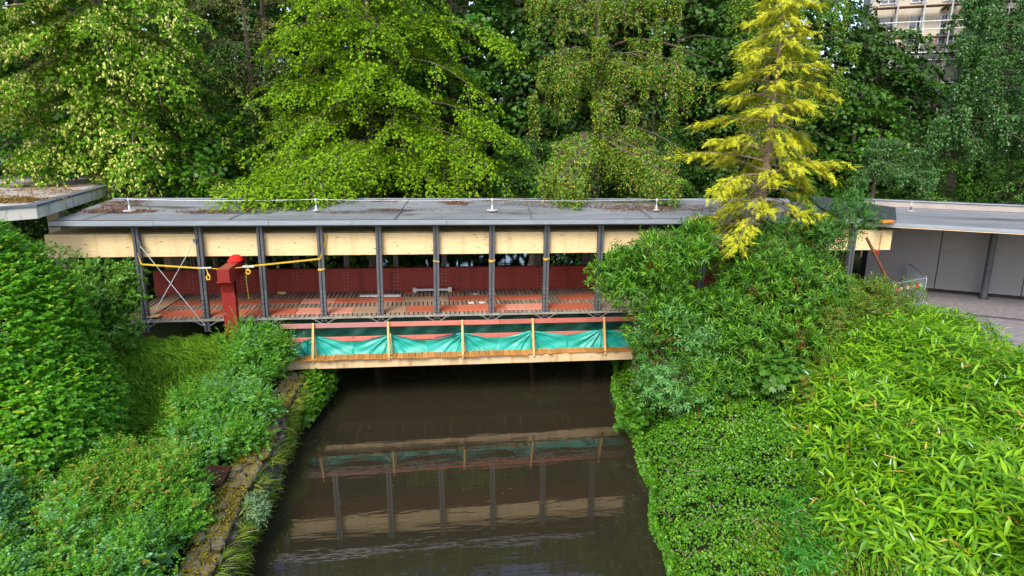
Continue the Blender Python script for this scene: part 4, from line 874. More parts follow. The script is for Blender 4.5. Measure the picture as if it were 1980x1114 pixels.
broadleaf('ash_tree', 'mid green tree with hanging leaf clusters between the linden and the bright hornbeam', (-8.6, 34.2, 2.3), 13, .25, (6.0, 13.5), md, 30, L_mid, .12, T_oval(.6), rise=.3, sag=.5, m=62, per=.75, droop=.8, curl=.6, extra=[((-10.6, 31.6, 9.6), 10, .1), ((-8.6, 31.4, 9.2), 10, .1), ((-9.5, 31, 8.4), 9, .1), ((-7.4, 31.2, 7.4), 8.4, .1)])
broadleaf('copper_tree', 'brownish green tree behind the gap between linden and hornbeam at the top', (-8.4, 37, 2.3), 18, .3, (11, 21), md, 30, L_copp, .14, T_kite(.7), rise=.3, sag=.4, m=75, per=.7)
broadleaf('young_beech', 'dark green young beech in shade at the right foot of the bright hornbeam', (5.2, 32.4, 2.3), 7, .15, (4.6, 9.2), mp, 22, L_mid, .11, T_oval(.6), rise=.3, sag=.4, m=75, per=.6, extra=[((3.9, 30, 6.8), 7, .1), ((6.0, 30.2, 6.6), 7, .1)])
broadleaf('young_beech', 'green understorey tree in shade below the first weeping beech', (11.6, 33.6, 2.3), 8, .15, (4.6, 9.4), mp, 20, L_mid, .12, T_oval(.6), rise=.3, sag=.4, m=70, per=.6)
broadleaf('holly_tree', 'low green tree beyond the garage parapet right of the small weeping tree', (26.5, 32.2, 2.3), 6.5, .15, (4.8, 8.2), mp, 18, L_mid, .11, T_oval(.6), rise=.3, sag=.4, m=70, per=.6)
broadleaf('holly_tree', 'low green tree beyond the garage parapet at the right edge', (31.6, 31.0, 2.3), 6, .15, (4.8, 8.0), mp, 18, L_mid, .11, T_oval(.6), rise=.3, sag=.4, m=70, per=.6)
broadleaf('slender_tree', 'bare brown trunk of a slender tree at the left side of the scaffolded building', (26.6, 41, 2.3), 20, .32, (8, 22), lambda u: 1.3, 26, L_far, .2, T_kite(.8), m=50, per=.7)
# taller trees behind
bk = [(31.0, 40.5, 12, L_mid), (22.4, 41.5, 22, L_far), (-22, 41, 20, L_far), (-15.5, 43, 22, L_far), (-10.5, 39.5, 16, L_far), (-4.5, 42, 21, L_far), (1.5, 38, 19, L_mid), (2.5, 44, 23, L_far), (6.5, 37.5, 15, L_far), (9.5, 42, 22, L_copp), (15, 40, 19, L_far), (14, 46, 24, L_far), (20.8, 39.5, 20.5, L_far), (28, 39.5, 14.5, L_far), (39.5, 40.5, 22, L_far), (37.5, 36, 18, L_far), (40.5, 46, 23, L_far), (-3.5, 36.5, 11, L_far), (24.2, 35.5, 10.5, L_mid), (17.5, 36, 13, L_far)]
labs = ['mid green tree hiding the right half of the scaffolded building', 'tall dark narrow tree immediately left of the scaffolded building', 'tall dark tree behind the left edge of the concrete canopy', 'tall dark tree far behind the flowering linden', 'dark tree deep between linden and copper tree', 'tall dark tree far behind the trunk of the bright hornbeam', 'tall mid green tree just right behind the bright hornbeam',
        'tallest dark tree far behind the right half of the hornbeam', 'dark tree behind the left weeping beech', 'tall brownish tree high behind the first weeping beech', 'dark tree directly behind the golden conifer', 'tallest dark tree far behind the golden conifer top', 'dark tree left below the scaffolded building', 'dark tree right below the scaffolded building', 'tall dark tree behind the weeping tree at the upper right', 'dark tree at the far right edge behind the weeping tree', 'far tall tree right of the scaffolded building', 'low dark tree in shade behind the hornbeam trunk', 'mid green bushy tree under the scaffolded building', 'dark tree between conifer and scaffolded building']
protos_ = {}
for (x, y, H, mt), lb in zip(bk, labs):
    key = (mt.name, H > 15); wdt = H*.21+.8
    if key not in protos_:
        protos_[key] = (broadleaf('background_tree', lb, (x, y, 2.3), H*.9, .3, (4.0, H+1), lambda u, wdt=wdt: wdt*math.sin(math.pi*(.25+.62*u)), int(18+H*1.5), mt, .28, T_kite(.85), rise=.35, sag=.4, spr=(1.4, 2.4), sw=(.6, 1.0), m=46, per=.95, droop=.5, limb_r=.07), H)
    else:
        src, H0 = protos_[key]; r = dup(src, None, (x, y, 2.3), (0, 0, rng.uniform(0, 6.28))); r.scale = (H/H0,)*3; r['label'] = lb
        for ch in src.children: dup(ch, r)
# far wood
xs_ = ru(-75, 95, 26000); zs = ru(0, 1, 26000)
P = np.stack([xs_, 54+6*rng.random(26000)+.0*xs_, zs*(29+5*np.sin(xs_*.16)+3*np.sin(xs_*.4+1))], 1)
P = P[~((P[:, 0] > 30) & (P[:, 0] < 46) & (P[:, 2] > 13))]
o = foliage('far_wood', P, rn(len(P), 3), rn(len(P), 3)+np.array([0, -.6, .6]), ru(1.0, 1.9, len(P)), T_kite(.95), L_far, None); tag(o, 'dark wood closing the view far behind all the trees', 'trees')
# undergrowth behind bridge
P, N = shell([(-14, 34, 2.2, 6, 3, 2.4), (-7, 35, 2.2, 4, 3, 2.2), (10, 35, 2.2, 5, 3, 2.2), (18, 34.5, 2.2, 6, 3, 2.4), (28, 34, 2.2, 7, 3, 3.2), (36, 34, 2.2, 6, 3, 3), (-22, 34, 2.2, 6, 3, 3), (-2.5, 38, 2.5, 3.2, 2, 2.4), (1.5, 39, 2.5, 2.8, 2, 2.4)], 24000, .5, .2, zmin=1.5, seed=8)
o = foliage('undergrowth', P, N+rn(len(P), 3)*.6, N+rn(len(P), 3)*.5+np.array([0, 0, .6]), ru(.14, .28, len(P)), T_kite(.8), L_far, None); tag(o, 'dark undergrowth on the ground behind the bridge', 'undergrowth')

# ------------------------------------------------------------------ scaffolded building far right
ba = thing('apartment_building', 'cream building with tall windows seen through a gap in the trees at the upper right', 'building', (31.3, 46, 2.3), (0, 0, -.5))
M_wallc = plain('cream_render', (.60, .53, .42), .8, 0, (.52, .46, .37), 2); M_glass = plain('window_glass', (.05, .07, .10), .1, 0, spec=.8, bs=0); M_fr = plain('white_frame', (.75, .75, .76), .5); M_brown = plain('brown_post', (.16, .09, .05), .7)
MB().box((0, 0, 0), (12, 5, 18.5)).build('wall', M_wallc, ba)
for zz in (12.6, 15.4):
    for k in range(6):
        x0 = .6+k*1.9; f_ = MB().cbox((x0, -.09, zz), (x0+1.0, .02, zz+2.0), .01).build('window', M_fr, ba)
        MB().box((x0+.08, -.10, zz+.08), (x0+.48, -.092, zz+1.92)).build('pane', M_glass, f_); MB().box((x0+.54, -.10, zz+.08), (x0+.93, -.092, zz+1.92)).build('pane', M_glass, f_)
sc2 = thing('scaffolding', 'grey scaffolding with white rails and brown decks in front of the cream building', 'scaffold', (31.3, 46, 2.3), (0, 0, -.5))
def dpart(mb, name, mat, locs):
    o = mb.build(name, mat, sc2); o.location = locs[0]
    for l in locs[1:]: dup(o, sc2, l)
dpart(MB().tube([(0, 0, 0), (0, 0, 19.5)], .05, 6), 'pole', M_silver, [(x, y, 0) for x in (0, 1.6, 3.2, 4.8, 6.4, 8, 9.6, 11.2) for y in (-1.3, -.4)])
dpart(MB().tube([(0, 0, 0), (11.4, 0, 0)], .035, 6), 'rail', M_fr, [(0, -1.35, z+d) for z in (9.0, 11.0, 13.0, 15.0, 17) for d in (.5, 1.0)])
dpart(MB().cbox((0, -1.25, 0), (11.4, -.45, .07), .01), 'deck', M_brown, [(0, 0, z) for z in (9.0, 11.0, 13.0, 15.0, 17)])
M_net = plain('dark_scaffold_net', (.07, .07, .08), .8, 0, (.12, .11, .11), 3)
for k in range(7): MB().box((k*1.6+.1, -1.28, 8.4), (k*1.6+1.45, -1.26, 12.0 if k % 2 else 12.4)).build('net_panel', M_net, sc2)

# ------------------------------------------------------------------ golden conifer
gc = thing('golden_conifer', 'tall golden yellow cypress with bare brown trunk rising above the shrubs right of the bridge', 'tree', (10.25, 19.4, 1.6)); B = np.array([10.25, 19.4, 1.6]); Ht = 11.9
trf = lambda u: np.array([.30*u+.05*math.sin(4*u), .1*math.sin(3*u), Ht*u])
polys = [([Vector(trf(u)) for u in np.linspace(0, 1, 14)], [.17*(1-.9*u) for u in np.linspace(0, 1, 14)])]
tips = []; inner = []; dead = []
nb = 88
for i in range(nb):
    u = .30+.68*(i/nb)**.94; z = Ht*u; R0 = 3.55*(1-u)**.66*(1 if u > .42 else .9)*rng.uniform(.42, 1.22)
    if i % 9 == 0: R0 *= 1.15
    a = i*2.39996+rng.uniform(-.3, .3)
    if math.sin(a) < -.72: R0 *= .42
    if u < .45: R0 *= .9
    p0 = trf(u); C = limb_curve(p0, a, R0, rng.uniform(.0, .4), rng.uniform(.15, .45), 7, .05)
    polys.append(([Vector(p) for p in C], [max(.006, .028*(1-.8*s)*(R0/2)**.5) for s in np.linspace(0, 1, 7)]))
    k = max(4, int(R0*9.0))
    for j in range(k):
        s = .28+.72*(j+.5)/k; p, d = interp(C, min(.995, s)); sg = -1 if j % 2 else 1; aa = sg*rng.uniform(.35, 1.0); dd = np.array([d[0]*math.cos(aa)-d[1]*math.sin(aa), d[0]*math.sin(aa)+d[1]*math.cos(aa), d[2]-.05])
        (tips if s > .5 or rng.random() < .12 else inner).append((p, dd, s*R0))
    tips.append((C[-1], unit(C[-1]-C[-2]), R0))
    if u < .75:
        for _ in range(4):
            p, d = interp(C, rng.uniform(.12, .7)); q = p+rn(3)*.25+np.array([0, 0, -.2]); dead.append(([Vector(p), Vector((p+q)/2+rn(3)*.03), Vector(q)], [.007, .005, .003]))
tubes_of(polys, 5).build('trunk', plain('cypress_bark', (.30, .19, .15), .9, 0, (.16, .10, .085), 9, stretch=(1, 1, .25), bs=.8), gc)
tubes_of(dead, 4).build('dead_twigs', M_twig, gc)['kind'] = 'stuff'
def golden(lst, rep, sz, mat, nm, sp=.16):
    P = np.repeat(np.array([a for a, b, c in lst]), rep, 0); Dd = np.repeat(np.array([b for a, b, c in lst]), rep, 0); n = len(P)
    j = np.tile(np.arange(rep), len(lst))/rep
    P = P+unit(Dd)*(j*.44)[:, None]+rn(n, 3)*np.array([sp, sp, sp*.5])*.5; P[:, 2] -= .10*j
    d = unit(Dd)+rn(n, 3)*.35; d[:, 2] -= .12+.25*rng.random(n); nn = np.array([0, 0, 1.])+rn(n, 3)*.38
    foliage(nm, P, d, nn, sz*ru(.6, 1.35, n), T_frond(5), mat, gc)
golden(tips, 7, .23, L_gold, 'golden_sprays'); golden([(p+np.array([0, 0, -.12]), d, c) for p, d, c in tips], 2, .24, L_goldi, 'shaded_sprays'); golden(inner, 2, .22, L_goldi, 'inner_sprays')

# ------------------------------------------------------------------ shrubs left
def shrub(name, label, cat, ells, parts, sticks=14, origin=None, zmin=-9, stickmat=None, seed=1, depth=.35, lump=.14, lk=1.3, back=.3, clump=None):
    if clump: ells = clumpify(ells, *clump, seed=seed)
    """parts: (part name, material, n shoots, leaves per shoot, angle, leaf length, template, shoot length, mode, droop, up)"""
    c = np.array(ells[0][:3]) if origin is None else np.array(origin, float); B = c.copy(); B[2] = origin[2] if origin is not None else min(e[2]-e[5] for e in ells)
    t = thing(name, label, cat, tuple(B))
    b = MB()
    for i in range(sticks):
        e = ells[rng.integers(len(ells))]; u = unit(rn(3)+np.array([0, 0, .8])); q = np.array(e[:3])+u*np.array(e[3:])*.85-B; p0 = np.array([q[0]*.35, q[1]*.35, 0]); mid = (p0+q)/2+rn(3)*.15
        b.tube([Vector(p0), Vector(mid), Vector(q)], [.02, .013, .004], 4)
    b.build('stems', stickmat or M_bark, t)
    for (pn, mt, n, k, an, ll, tpl, sl, mode, droop, up, *rest) in parts:
        dp = rest[0] if rest else depth; P, N = shell(ells, n, dp, lump, lk, zmin, seed, back)
        if len(rest) > 1: msk = wob(P, rest[1][0], rest[1][1])+.3*rn(len(P)) > rest[1][2]; P, N = P[msk], N[msk]
        D0 = unit(N+np.array([0, 0, up])+rn(len(P), 3)*.35); A = shoots(P, D0, sl*ru(.6, 1.3, len(P)), k, an, ll, mode, droop)
        foliage(pn, A[0]-B, A[1], A[2]+np.repeat(N[None], k, 0).reshape(-1, 3)*.5, A[3], tpl, mt, t)
    return t, B
def big_leaves(t, B, ells, n, ll, mesh_tpl, mat, name='leaf', dens=None, seed=1, lump=.14, lk=1.3, keep=None, up=.4, dirn=None, droop=.3, zmin=-9):
    """the largest showing leaves, each an object of its own under the plant"""
    me = leaves_mesh(name, np.zeros((1, 3)), np.array([[1., 0, 0]]), np.array([[0, 0, 1.]]), [1.0], mesh_tpl); me.materials.append(mat)
    P, N = shell(ells, n*14, .04, lump, lk, zmin, seed, 0)
    X = np.array([pixel(p)[:2] for p in P]); dist = np.linalg.norm(P-CAMP, axis=1)
    ok = (X[:, 0] > 4) & (X[:, 0] < 1976) & (X[:, 1] > 4) & (X[:, 1] < 1110) & (((CAMP-P)*N).sum(1)/dist > .25)
    P, N, dist = P[ok], N[ok], dist[ok]; idx = rng.permutation(len(P))[:int(n*1.6)]; idx = idx[np.argsort(dist[idx])][:n]
    for i in idx:
        d = unit(N[i]*.5+rn(3)*.8+np.array([0, 0, -droop])); z = unit(N[i]+np.array([0, 0, up])+rn(3)*.3); z = unit(z-d*z.dot(d)); y = np.cross(z, d); s = ll*rng.uniform(.8, 1.25)
        M = Matrix((Vector(d), Vector(y), Vector(z))).transposed().to_4x4() @ Matrix.Scale(s, 4); M.translation = Vector(P[i]-B+N[i]*.03)
        o = bpy.data.objects.new(name, me); COL.objects.link(o); o.parent = t; o.matrix_local = M

hedge_e = [(-10.25, 15.4, 2.6, 2.75, 2.5, 2.4), (-10.5, 15.5, 4.4, 2.35, 2.3, 2.1), (-10.9, 15.6, 5.7, 1.75, 1.9, 1.45)]
t, B = shrub('hornbeam_hedge', 'big dense rounded hornbeam bush filling the left edge of the picture', 'bush', hedge_e,
    [('foliage', L_hedge, 16000, 8, .95, .092, T_kite(.60), .26, 'alt', .55, .55), ('young_leaves', L_young, 520, 4, .8, .085, T_oval(.55), .16, 'alt', .3, .8, .02)], sticks=26, zmin=1.0, depth=.45, lump=.06, lk=1.6)
big_leaves(t, B, hedge_e, 300, .10, T_oval(.55), L_hedge, lump=.06, lk=1.6, up=.6, droop=.7, zmin=1.2)
laur_e = [(-10.1, 19.6, 3.6, 1.35, 1.2, 1.55), (-9.5, 19.5, 4.3, 1.0, 1.0, 1.0), (-9.0, 19.3, 3.4, .75, .9, 1.1), (-10.9, 19.9, 4.9, 1.2, 1.1, 1.25)]
shrub('laurel_bush', 'dark glossy leaved bush between the big hornbeam bush and the first dark bridge post', 'bush', laur_e,
    [('foliage', L_laurel, 4400, 8, 1.0, .105, T_kite(.38), .13, 'spiral', .05, .6)], sticks=22, zmin=1.2, depth=.5, lump=.16, lk=1.8, clump=(40, .3, .5))
# low juniper-like bed
P = np.stack([ru(-11, -6.0, 30000), ru(14.2, 21.6, 30000), np.zeros(30000)], 1)
jz = lambda p: 1.40+.16*np.clip(p[:, 1]-15, 0, 6)+.38*np.sin(p[:, 0]*1.1+1)*np.sin(p[:, 1]*.9)*.5+.35*np.exp(-((p[:, 0]+8.6)**2+(p[:, 1]-19)**2)/4)
P[:, 2] = jz(P)+.12*wob(P, 3, 2)-.18*rng.random(len(P))
a = 1.9+.8*wob(P*np.array([1, 1, 0]), .9, 5); d = np.stack([np.cos(a)*.9-.2, np.sin(a)*.5-.55, .35+.2*rn(len(P))], 1)+rn(len(P), 3)*.22
o = foliage('juniper_bed', P, d, np.array([0, -.3, 1.])+rn(len(P), 3)*.4, ru(.12, .28, len(P)), T_kite(.13), L_juni, None); tag(o, 'feathery light green ground cover between the bushes at the left', 'ground cover')
# shrubs along the wall
def rose(name, label, ells, n, mats, ll=.05, seed=3, sticks=14, sl=.26):
    parts = [('foliage', mats[0], n, 8, 1.05, ll*1.05, T_kite(.66), sl, 'alt', .12, .5), ('arching_shoots', mats[0], int(n*.06), 14, 1.1, ll*1.1, T_kite(.66), .62, 'alt', .5, .9, .15)]
    for i, (mt, fr_, th) in enumerate(mats[1:]): parts.append((('yellow_foliage', 'blue_foliage', 'tinted_foliage')[i], mt, int(n*fr_), 8, 1.0, ll*1.05, T_kite(.66), sl, 'alt', .1, .7, .12, (1.3, 4+i, th)))
    return shrub(name, label, 'bush', ells, parts, sticks=sticks, zmin=1.05, depth=.32, lump=.28, lk=1.9, seed=seed, clump=(36, .2, .42))
L_gr = leaf('snowberry_leaf', [(.06, .22, .012), (.10, .31, .018), (.17, .40, .022)], .25, .45)
rose('snowberry_shrub', 'blue green shrub by the left end of the temporary bridge below the red column', [(-5.45, 19.6, 2.0, .95, 1.2, .85), (-5.9, 20.6, 2.2, .85, .8, .75), (-5.15, 20.4, 1.9, .55, .7, .95)], 3600, [L_gr, (L_rosey, .10, .3), (L_blue, .22, .1)], .05, 3)
rose('snowberry_shrub', 'green arching shrub along the top of the stone wall, halfway to the bridge', [(-5.45, 17.3, 1.5, 1.1, 1.3, .85), (-5.4, 15.8, 1.45, 1.0, 1.1, .85), (-6.3, 16.4, 1.6, 1.0, 1.1, .8)], 4100, [L_gr, (L_rosey, .10, .3), (L_blue, .35, .0)], .05, 4)
rose('snowberry_shrub', 'yellow tipped shrub beside the stone wall just below the wooden hatch', [(-6.4, 13.6, 1.5, 1.25, 1.2, .95), (-5.55, 12.6, 1.35, .95, 1.0, .8), (-7.4, 13.0, 1.5, 1.1, 1.0, .85)], 4400, [L_gr, (L_rosey, .5, -.1), (L_blue, .15, .3)], .05, 5)
rose('snowberry_shrub', 'dense green shrub in the bottom left corner by the end of the stone wall', [(-6.0, 11.0, 1.5, 1.1, 1.1, .9), (-5.45, 9.6, 1.3, .85, 1.2, .8), (-6.9, 9.8, 1.6, 1.2, 1.2, .9)], 4900, [L_gr, (L_rosey, .18, .25), (L_blue, .28, .1)], .05, 6)
rose('rose_bush', 'pale blue green shrub at the left edge in front of the big hornbeam bush', [(-8.6, 11.9, 2.0, .95, .9, .85), (-9.4, 12.2, 1.8, .9, .9, .8), (-8.2, 11.0, 1.6, .9, .9, .75)], 3600, [L_blue, (L_gr, .35, .0)], .05, 7)
rose('rose_bush', 'green shrub with reddish young tips at the bottom left edge', [(-7.9, 10.0, 1.6, 1.0, .9, .8), (-7.4, 9.0, 1.6, 1.2, 1.0, .9), (-8.9, 10.4, 1.6, .9, .8, .7)], 4200, [L_gr, (L_blue, .5, .0), (L_rosey, .15, .4)], .05, 8)
# understory leaves so that no bare soil shows between shrubs
P = np.stack([ru(-14, -4.75, 36000), ru(6.5, 22.2, 36000), np.zeros(36000)], 1); P[:, 2] = 1.05+.12*rng.random(len(P))+.1*wob(P, 2, 3)
P = P[~((P[:, 0] > -5.2) & (np.sin(P[:, 1]*1.7) > .3))]; P = P[~((P[:, 0] > -7.2) & (P[:, 1] > 20.2) & (P[:, 1] < 21.9))]
o = foliage('ground_cover', P, rn(len(P), 3)*np.array([1, 1, .3]), rn(len(P), 3)*.5+np.array([0, 0, 1.]), ru(.08, .15, len(P)), T_kite(.7), L_mid, None); tag(o, 'low leafy ground cover under the shrubs behind the stone wall', 'ground cover')
# grasses, ferns and plants on the wall edge
def tuft(name, label, loc, n, ll, mat, lean=(.5, 0), spread=.35, tpl=None, h=1.0):
    t = thing(name, label, 'grass', loc, group=None); k = n; a = ru(0, 6.28, k)
    P0 = np.stack([np.cos(a)*.1*ru(0, 1, k)*2, np.sin(a)*.22*ru(0, 1, k)*2, ru(-.04, .04, k)], 1)
    d = np.stack([np.cos(a)*spread+lean[0], np.sin(a)*spread*1.4+lean[1], ru(.35, 1.0, k)*h], 1)
    o = foliage('blades', P0, d, rn(k, 3)*.6+np.array([0, 0, 1.]), ll*ru(.5, 1.2, k), tpl or T_lance(.05, .45), mat, t); return t
tl = [(8.2, 1.2, 'grass tuft on the wall edge at the bottom of the picture'), (9.3, 1.15, 'yellow green grass tuft on the wall, second from the bottom'), (10.4, 1.1, 'grass tuft hanging from the wall, third from the bottom'), (11.3, 1.15, 'long grass tuft above the water, fourth from the bottom'), (12.5, 1.0, 'grass tuft on the wall face left of the reflected red rail'), (14.2, 1.1, 'grass tuft at the wall edge near the wooden hatch'), (15.6, 1.05, 'grass tuft on the wall left of the reflected tarpaulin'), (17.4, 1.0, 'long pale grass tuft leaning over the water, third from the bridge'), (18.4, 1.05, 'bright grass tuft leaning over the water, second from the bridge'), (19.6, 1.0, 'grass tuft on the wall nearest the temporary bridge')]
for y, z, lb in tl: tuft('grass_tuft', lb, (wallx(y)+.02, y, z-.12), 90, .33, L_grass, (.75, 0), .4)
P = np.stack([np.full(5200, 0.), ru(7, 20.8, 5200), ru(.1, 1.25, 5200)], 1); P[:, 0] = np.array([wallx(y) for y in P[:, 1]])+.06+.1*rng.random(len(P)); msk = wob(P, 1.4, 9)+.35*rn(len(P)) > .25; P = P[msk]
o = foliage('wall_grass', P, np.stack([ru(.2, .8, len(P)), rn(len(P))*.5, ru(-.7, .5, len(P))], 1), rn(len(P), 3)*.5+np.array([.5, 0, .6]), ru(.12, .34, len(P)), T_lance(.09, .4), L_grass, None); tag(o, 'straggling yellow green grass and weeds on the river face of the stone wall', 'grass')
P = np.stack([np.full(30000, 0.), ru(7, 20.8, 30000), 0*ru(1.25, 1.42, 30000)], 1); P[:, 0] = np.array([wallx(y) for y in P[:, 1]])+ru(-.62, .05, len(P)); P[:, 2] = 1.27+.03*rn(len(P)); msk = wob(P, 2.2, 12)+.8*rn(len(P)) > .35; P = P[msk]
L_moss = leaf('yellow_moss_sprig', [(.18, .17, .015), (.30, .27, .02), (.15, .12, .02), (.20, .12, .03), (.12, .14, .012)], .05, .9, .1)
o = foliage('wall_moss', P, rn(len(P), 3), rn(len(P), 3)*.4+np.array([0, 0, 1.]), ru(.025, .07, len(P)), T_kite(.6), L_moss, None); tag(o, 'yellow and rust moss cushions covering the top of the stone wall', 'moss')
shrub('ivy_clump', 'green ivy clump hanging from the wall end under the temporary bridge', 'ivy', [(-4.05, 20.6, .75, .42, .9, .62), (-3.9, 21.6, .7, .5, .7, .6), (-4.0, 19.5, .5, .25, .5, .35)], [('foliage', L_ivy, 1500, 6, 1.0, .075, T_oval(.9), .14, 'alt', .4, .1)], sticks=5, zmin=-.02, depth=.2, seed=5)
shrub('pale_weed', 'pale silvery green weed hanging on the wall over the water', 'plant', [(-4.02, 13.3, .95, .28, .45, .35)], [('foliage', leaf('silver_weed_leaf', [(.22, .34, .15), (.16, .28, .11)], .2, .6), 260, 5, 1.0, .07, T_kite(.4), .12, 'alt', .3, .1)], sticks=4, depth=.2)
# wooden hatch
ht = thing('wooden_hatch', 'dark red brown wooden plank hatch lying behind the stone wall', 'hatch', (-5.02, 14.1, 1.36), (0, .10, .03))
M_hatch = timber('dark_red_plank', (.10, .028, .018), (.07, .022, .015), grain=(12, 1, 8), rough=.7)
for k in range(4): MB().cbox((-.33, -.42+k*.215, 0), (.24, -.42+k*.215+.205, .04), .006).build('plank', M_hatch, ht)
MB().cbox((-.20, -.44, -.05), (-.12, .46, 0), .006).build('batten', M_hatch, ht)

P = np.stack([ru(-3.9, 5.2, 900), ru(8, 22, 900), np.full(900, .004)], 1); P = P[wob(P, .7, 14)+.3*rn(900) > .35]
o = foliage('floating_leaves', P, rn(len(P), 3)*np.array([1, 1, .02]), np.tile([0, 0, 1.], (len(P), 1))+rn(len(P), 3)*.04, ru(.015, .045, len(P)), T_kite(.6, 0), L_litter if False else M_litter, None); tag(o, 'small brown leaves and scum floating on the river', 'leaf litter')
# ------------------------------------------------------------------ right bank
P = np.stack([ru(3.4, 11.5, 165000), ru(6.5, 24.5, 165000), np.zeros(165000)], 1); bx = np.array([bankx(y) for y in P[:, 1]]); u = P[:, 0]-bx
P = P[(u > -.12) & (u < 4.2)]; bx = np.array([bankx(y) for y in P[:, 1]]); u = P[:, 0]-bx
zz = np.array([right_z(max(x, b+.02), y) for x, y, b in zip(P[:, 0], P[:, 1], bx)]); lay = .10+.26*(1+wob(P, 1.5, 21))*.5+.10*wob(P, 4.5, 22); P[:, 2] = np.maximum(zz, .03)+lay-.16*rng.random(len(P)); 
n = len(P); Nn = np.array([-.55, -.2, 1.])+rn(n, 3)*.42; dd = rn(n, 3)*.7+np.array([-.5, -.3, -.25])
sel = (wob(P, 1.1, 31)+.55*rn(n)) > .55
iv = thing('ivy_bank', 'carpet of small leaved ivy covering the right river bank', 'ground cover', (6, 12, 0)); Bi = np.array([6, 12, 0.])
foliage('foliage', P[~sel]-Bi, dd[~sel], Nn[~sel], ru(.042, .082, (~sel).sum()), T_kite(.8), L_ivy, iv); foliage('bright_foliage', P[sel]-Bi+np.array([0, 0, .03]), dd[sel], Nn[sel], ru(.04, .08, sel.sum()), T_kite(.8), L_ivyy, iv)
P = np.stack([np.zeros(9000), ru(8, 23, 9000), ru(-.02, .5, 9000)], 1); P[:, 0] = np.array([bankx(y) for y in P[:, 1]])-.10+.12*P[:, 2]+.10*wob(P, 2.5, 4)-.12*rng.random(len(P))
foliage('hanging_fringe', P-Bi, np.stack([-ru(.1, .8, len(P)), rn(len(P))*.5, -ru(.1, 1, len(P))], 1), np.array([-1, -.2, .5])+rn(len(P), 3)*.4, ru(.05, .09, len(P)), T_kite(.95), L_ivy, iv)
b = MB()
for i in range(46):
    y = rng.uniform(8.5, 15); x = bankx(y)+rng.uniform(0, 2.2); z = right_z(x, y)+.28; a = rng.uniform(0, 6.28); L_ = rng.uniform(.25, .6)
    b.tube([(x, y, z-.1), (x+math.cos(a)*L_*.5, y+math.sin(a)*L_*.5, z+.06), (x+math.cos(a)*L_, y+math.sin(a)*L_, z-.04)], .005, 4)
o = b.build('dry_stalks', M_twig, None); tag(o, 'thin pale dry stalks scattered over the ivy bank', 'stalks', kind='stuff'); 
# leafy plant over the water edge
shrub('hazel_sapling', 'round leaved sapling leaning out over the water at the right bank', 'bush', [(6.15, 17.6, 1.05, .55, .5, .35), (5.75, 17.2, .75, .5, .45, .25), (6.6, 17.9, 1.4, .5, .5, .5)], [('foliage', L_bud, 330, 6, 1.1, .13, T_oval(.75), .25, 'alt', .2, .4)], sticks=8, depth=.3)
shrub('nettle_clump', 'dark green nettle like clump at the bottom of the ivy bank near the bamboo', 'plant', [(7.05, 10.2, 1.75, .55, .6, .45), (6.7, 9.4, 1.5, .5, .5, .4)], [('foliage', leaf('nettle_leaf', [(.03, .16, .012), (.05, .22, .015), (.08, .28, .02)], .25, .4), 420, 8, .95, .13, T_lance(.28, .25), .3, 'spiral', .1, 1.2)], sticks=10, depth=.4)
for (x, y, lb, m_) in [(8.7, 14.7, 'small maple sapling with dark leaves under the buddleia, above the ivy', L_mid), (8.9, 13.2, 'pale green maple sapling low beside the bamboo edge', L_olive)]:
    z = right_z(x, y); shrub('maple_sapling', lb, 'bush', [(x, y, z+.85, .55, .5, .5)], [('foliage', m_, 130, 4, 1.1, .17, T_maple(), .25, 'alt', .2, .6)], sticks=6, depth=.4, origin=(x, y, z))
# buddleia mass: several shrubs
bl = dict(sticks=13, zmin=.2, depth=.7, lump=.3, lk=1.6, clump=(46, .28, .55))
T_bl = T_lance(.24, .25)
def bud(label, ells, n, main, sec=None, ll=.15, rust=.04, seed=1, name='buddleia'):
    parts = [('foliage', main, n, 10, .95, ll, T_kite(.26), .34, 'spiral', .12, .55)]
    if sec: parts.append(('tip_foliage', sec, int(n*.28), 8, .8, ll*.9, T_kite(.24), .22, 'spiral', .05, .9, .12))
    if rust: parts.append(('dry_flower_heads', L_rust, int(n*rust*3), 10, .35, .045, T_kite(.5), .24, 'spiral', .5, -.1, .35))
    return shrub('buddleia' if name is None else name, label, 'bush', ells, parts, seed=seed, **bl)
bud('tall pale leaved buddleia leaning out towards the bridge and the water', [(6.0, 18.5, 4.6, 1.25, 1.1, 1.1), (6.8, 18.3, 3.5, 1.15, 1.1, 1.2), (7.8, 18.2, 3.2, 1.3, 1.2, 1.5), (7.5, 18.7, 5.3, 1.1, 1.0, .85)], 3000, L_bud, L_budl, .18, .05, seed=11)
bud('lower grey green buddleia hanging over the water edge', [(7.1, 16.6, 2.0, 1.1, 1.0, 1.1), (6.7, 17.0, 2.9, .9, .9, .9)], 1500, L_budp, L_bud, .13, seed=12)
bud('dense mid green buddleia in the middle, below the golden conifer', [(9.3, 17.0, 3.3, 1.6, 1.5, 1.5), (8.5, 16.0, 2.4, 1.3, 1.2, 1.1), (10.2, 17.4, 4.2, 1.4, 1.3, 1.1)], 3300, L_bud, L_budl, .17, .06, seed=13)
bud('upper dark green buddleia reaching in front of the conifer foot and the roof', [(11.0, 18.9, 5.2, 1.25, 1.0, 1.05), (12.2, 19.0, 5.9, .9, .8, .75), (10.4, 18.6, 4.5, 1.2, 1.1, 1.1), (9.6, 18.9, 4.9, 1.0, .9, .8), (13.0, 18.9, 6.5, .45, .4, .35)], 2900, leaf('dark_buddleia_leaf', [(.03, .11, .014), (.05, .16, .018), (.08, .20, .025)], .22, .4), L_bud, .13, .05, seed=14)
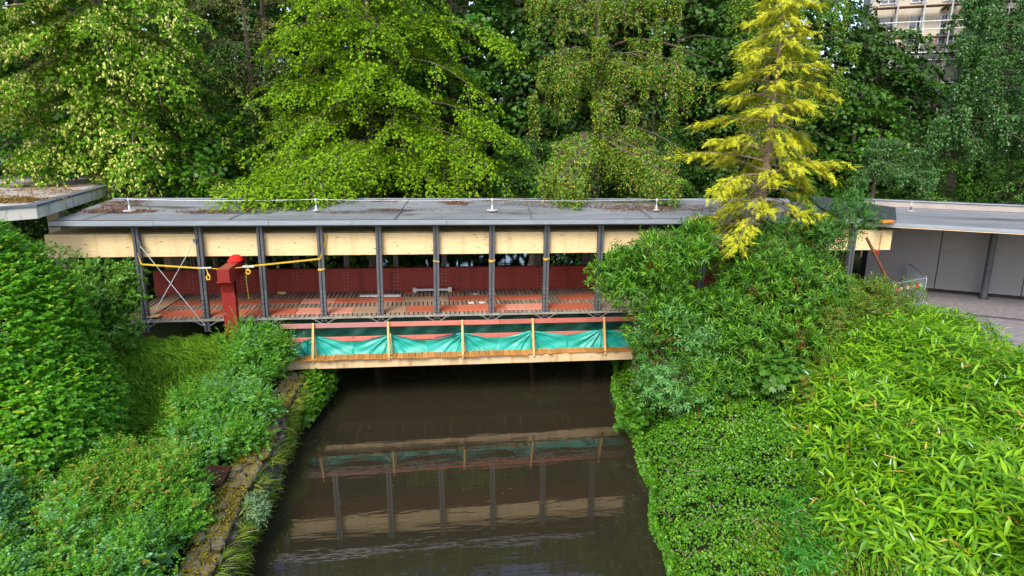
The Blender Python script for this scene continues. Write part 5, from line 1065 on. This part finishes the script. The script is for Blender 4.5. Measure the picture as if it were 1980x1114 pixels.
bud('olive and rust tinged shrub between the buddleias and the bamboo', [(12.3, 18.0, 3.85, 1.55, 1.3, 1.05), (11.3, 16.6, 3.2, 1.4, 1.2, .95), (13.7, 18.2, 3.65, 1.2, 1.0, .75), (10.6, 15.4, 2.6, 1.3, 1.0, .9)], 4200, L_olive, L_budl, .10, .03, seed=15, name='spiraea_shrub')
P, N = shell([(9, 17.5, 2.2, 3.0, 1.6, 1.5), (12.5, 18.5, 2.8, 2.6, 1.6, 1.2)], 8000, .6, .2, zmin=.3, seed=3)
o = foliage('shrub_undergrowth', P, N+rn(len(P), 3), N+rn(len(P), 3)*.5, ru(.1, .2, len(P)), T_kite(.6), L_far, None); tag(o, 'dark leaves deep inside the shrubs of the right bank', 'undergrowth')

# ------------------------------------------------------------------ bamboo
bam_e = [(10.7, 12.3, 2.3, 2.8, 2.5, 1.55), (12.6, 14.6, 2.6, 2.9, 2.8, 1.35), (14.9, 17.4, 2.4, 2.4, 2.1, 1.25), (9.7, 9.4, 2.2, 2.4, 2.3, 1.45), (12.8, 10.6, 2.6, 3.4, 3.6, 1.7), (10.4, 6.8, 2.3, 2.4, 2.2, 1.7), (15.6, 14.0, 2.3, 2.0, 2.0, 1.15), (16.9, 19.6, 2.2, 1.3, 1.1, .85)]
bt, B = shrub('bamboo_clump', 'wide mound of bright green broad leaved bamboo covering the lower right corner', 'bamboo', bam_e,
    [('foliage', L_bam, 11500, 5, .85, .255, T_blade(.20, .32), .17, 'spiral', .28, .7, .40), ('lower_foliage', L_bam, 4000, 4, .9, .24, T_blade(.18, .25), .22, 'alt', .3, .5, .8),
     ('pale_leaves', L_bamw, 200, 1, .7, .15, T_lance(.17, .15), .12, 'alt', .1, .9, .02), ('yellowing_leaves', L_bamb, 240, 2, .9, .24, T_lance(.15, .25), .15, 'alt', .4, .3, .1)], sticks=60, zmin=1.9, lump=.16, lk=1.1, seed=17, back=.15, stickmat=plain('bamboo_cane', (.16, .20, .04), .5))  # few whitish slivers stand in for sky highlights on the leaves
big_leaves(bt, B, bam_e, 300, .27, T_lance(.19, .28), L_bam, lump=.16, lk=1.1, seed=17, up=.6, droop=.35, zmin=2.2)
P = np.stack([ru(5.8, 10, 5000), ru(6.5, 10.5, 5000), np.zeros(5000)], 1); P[:, 2] = [right_z(x, y) for x, y in P[:, :2]]
o = foliage('bank_grass', P, np.stack([rn(len(P))*.4, rn(len(P))*.4, ru(.4, 1, len(P))], 1), rn(len(P), 3), ru(.2, .42, len(P)), T_kite(.07), L_grass, None); tag(o, 'fine grass under the edge of the bamboo at the bottom', 'grass')
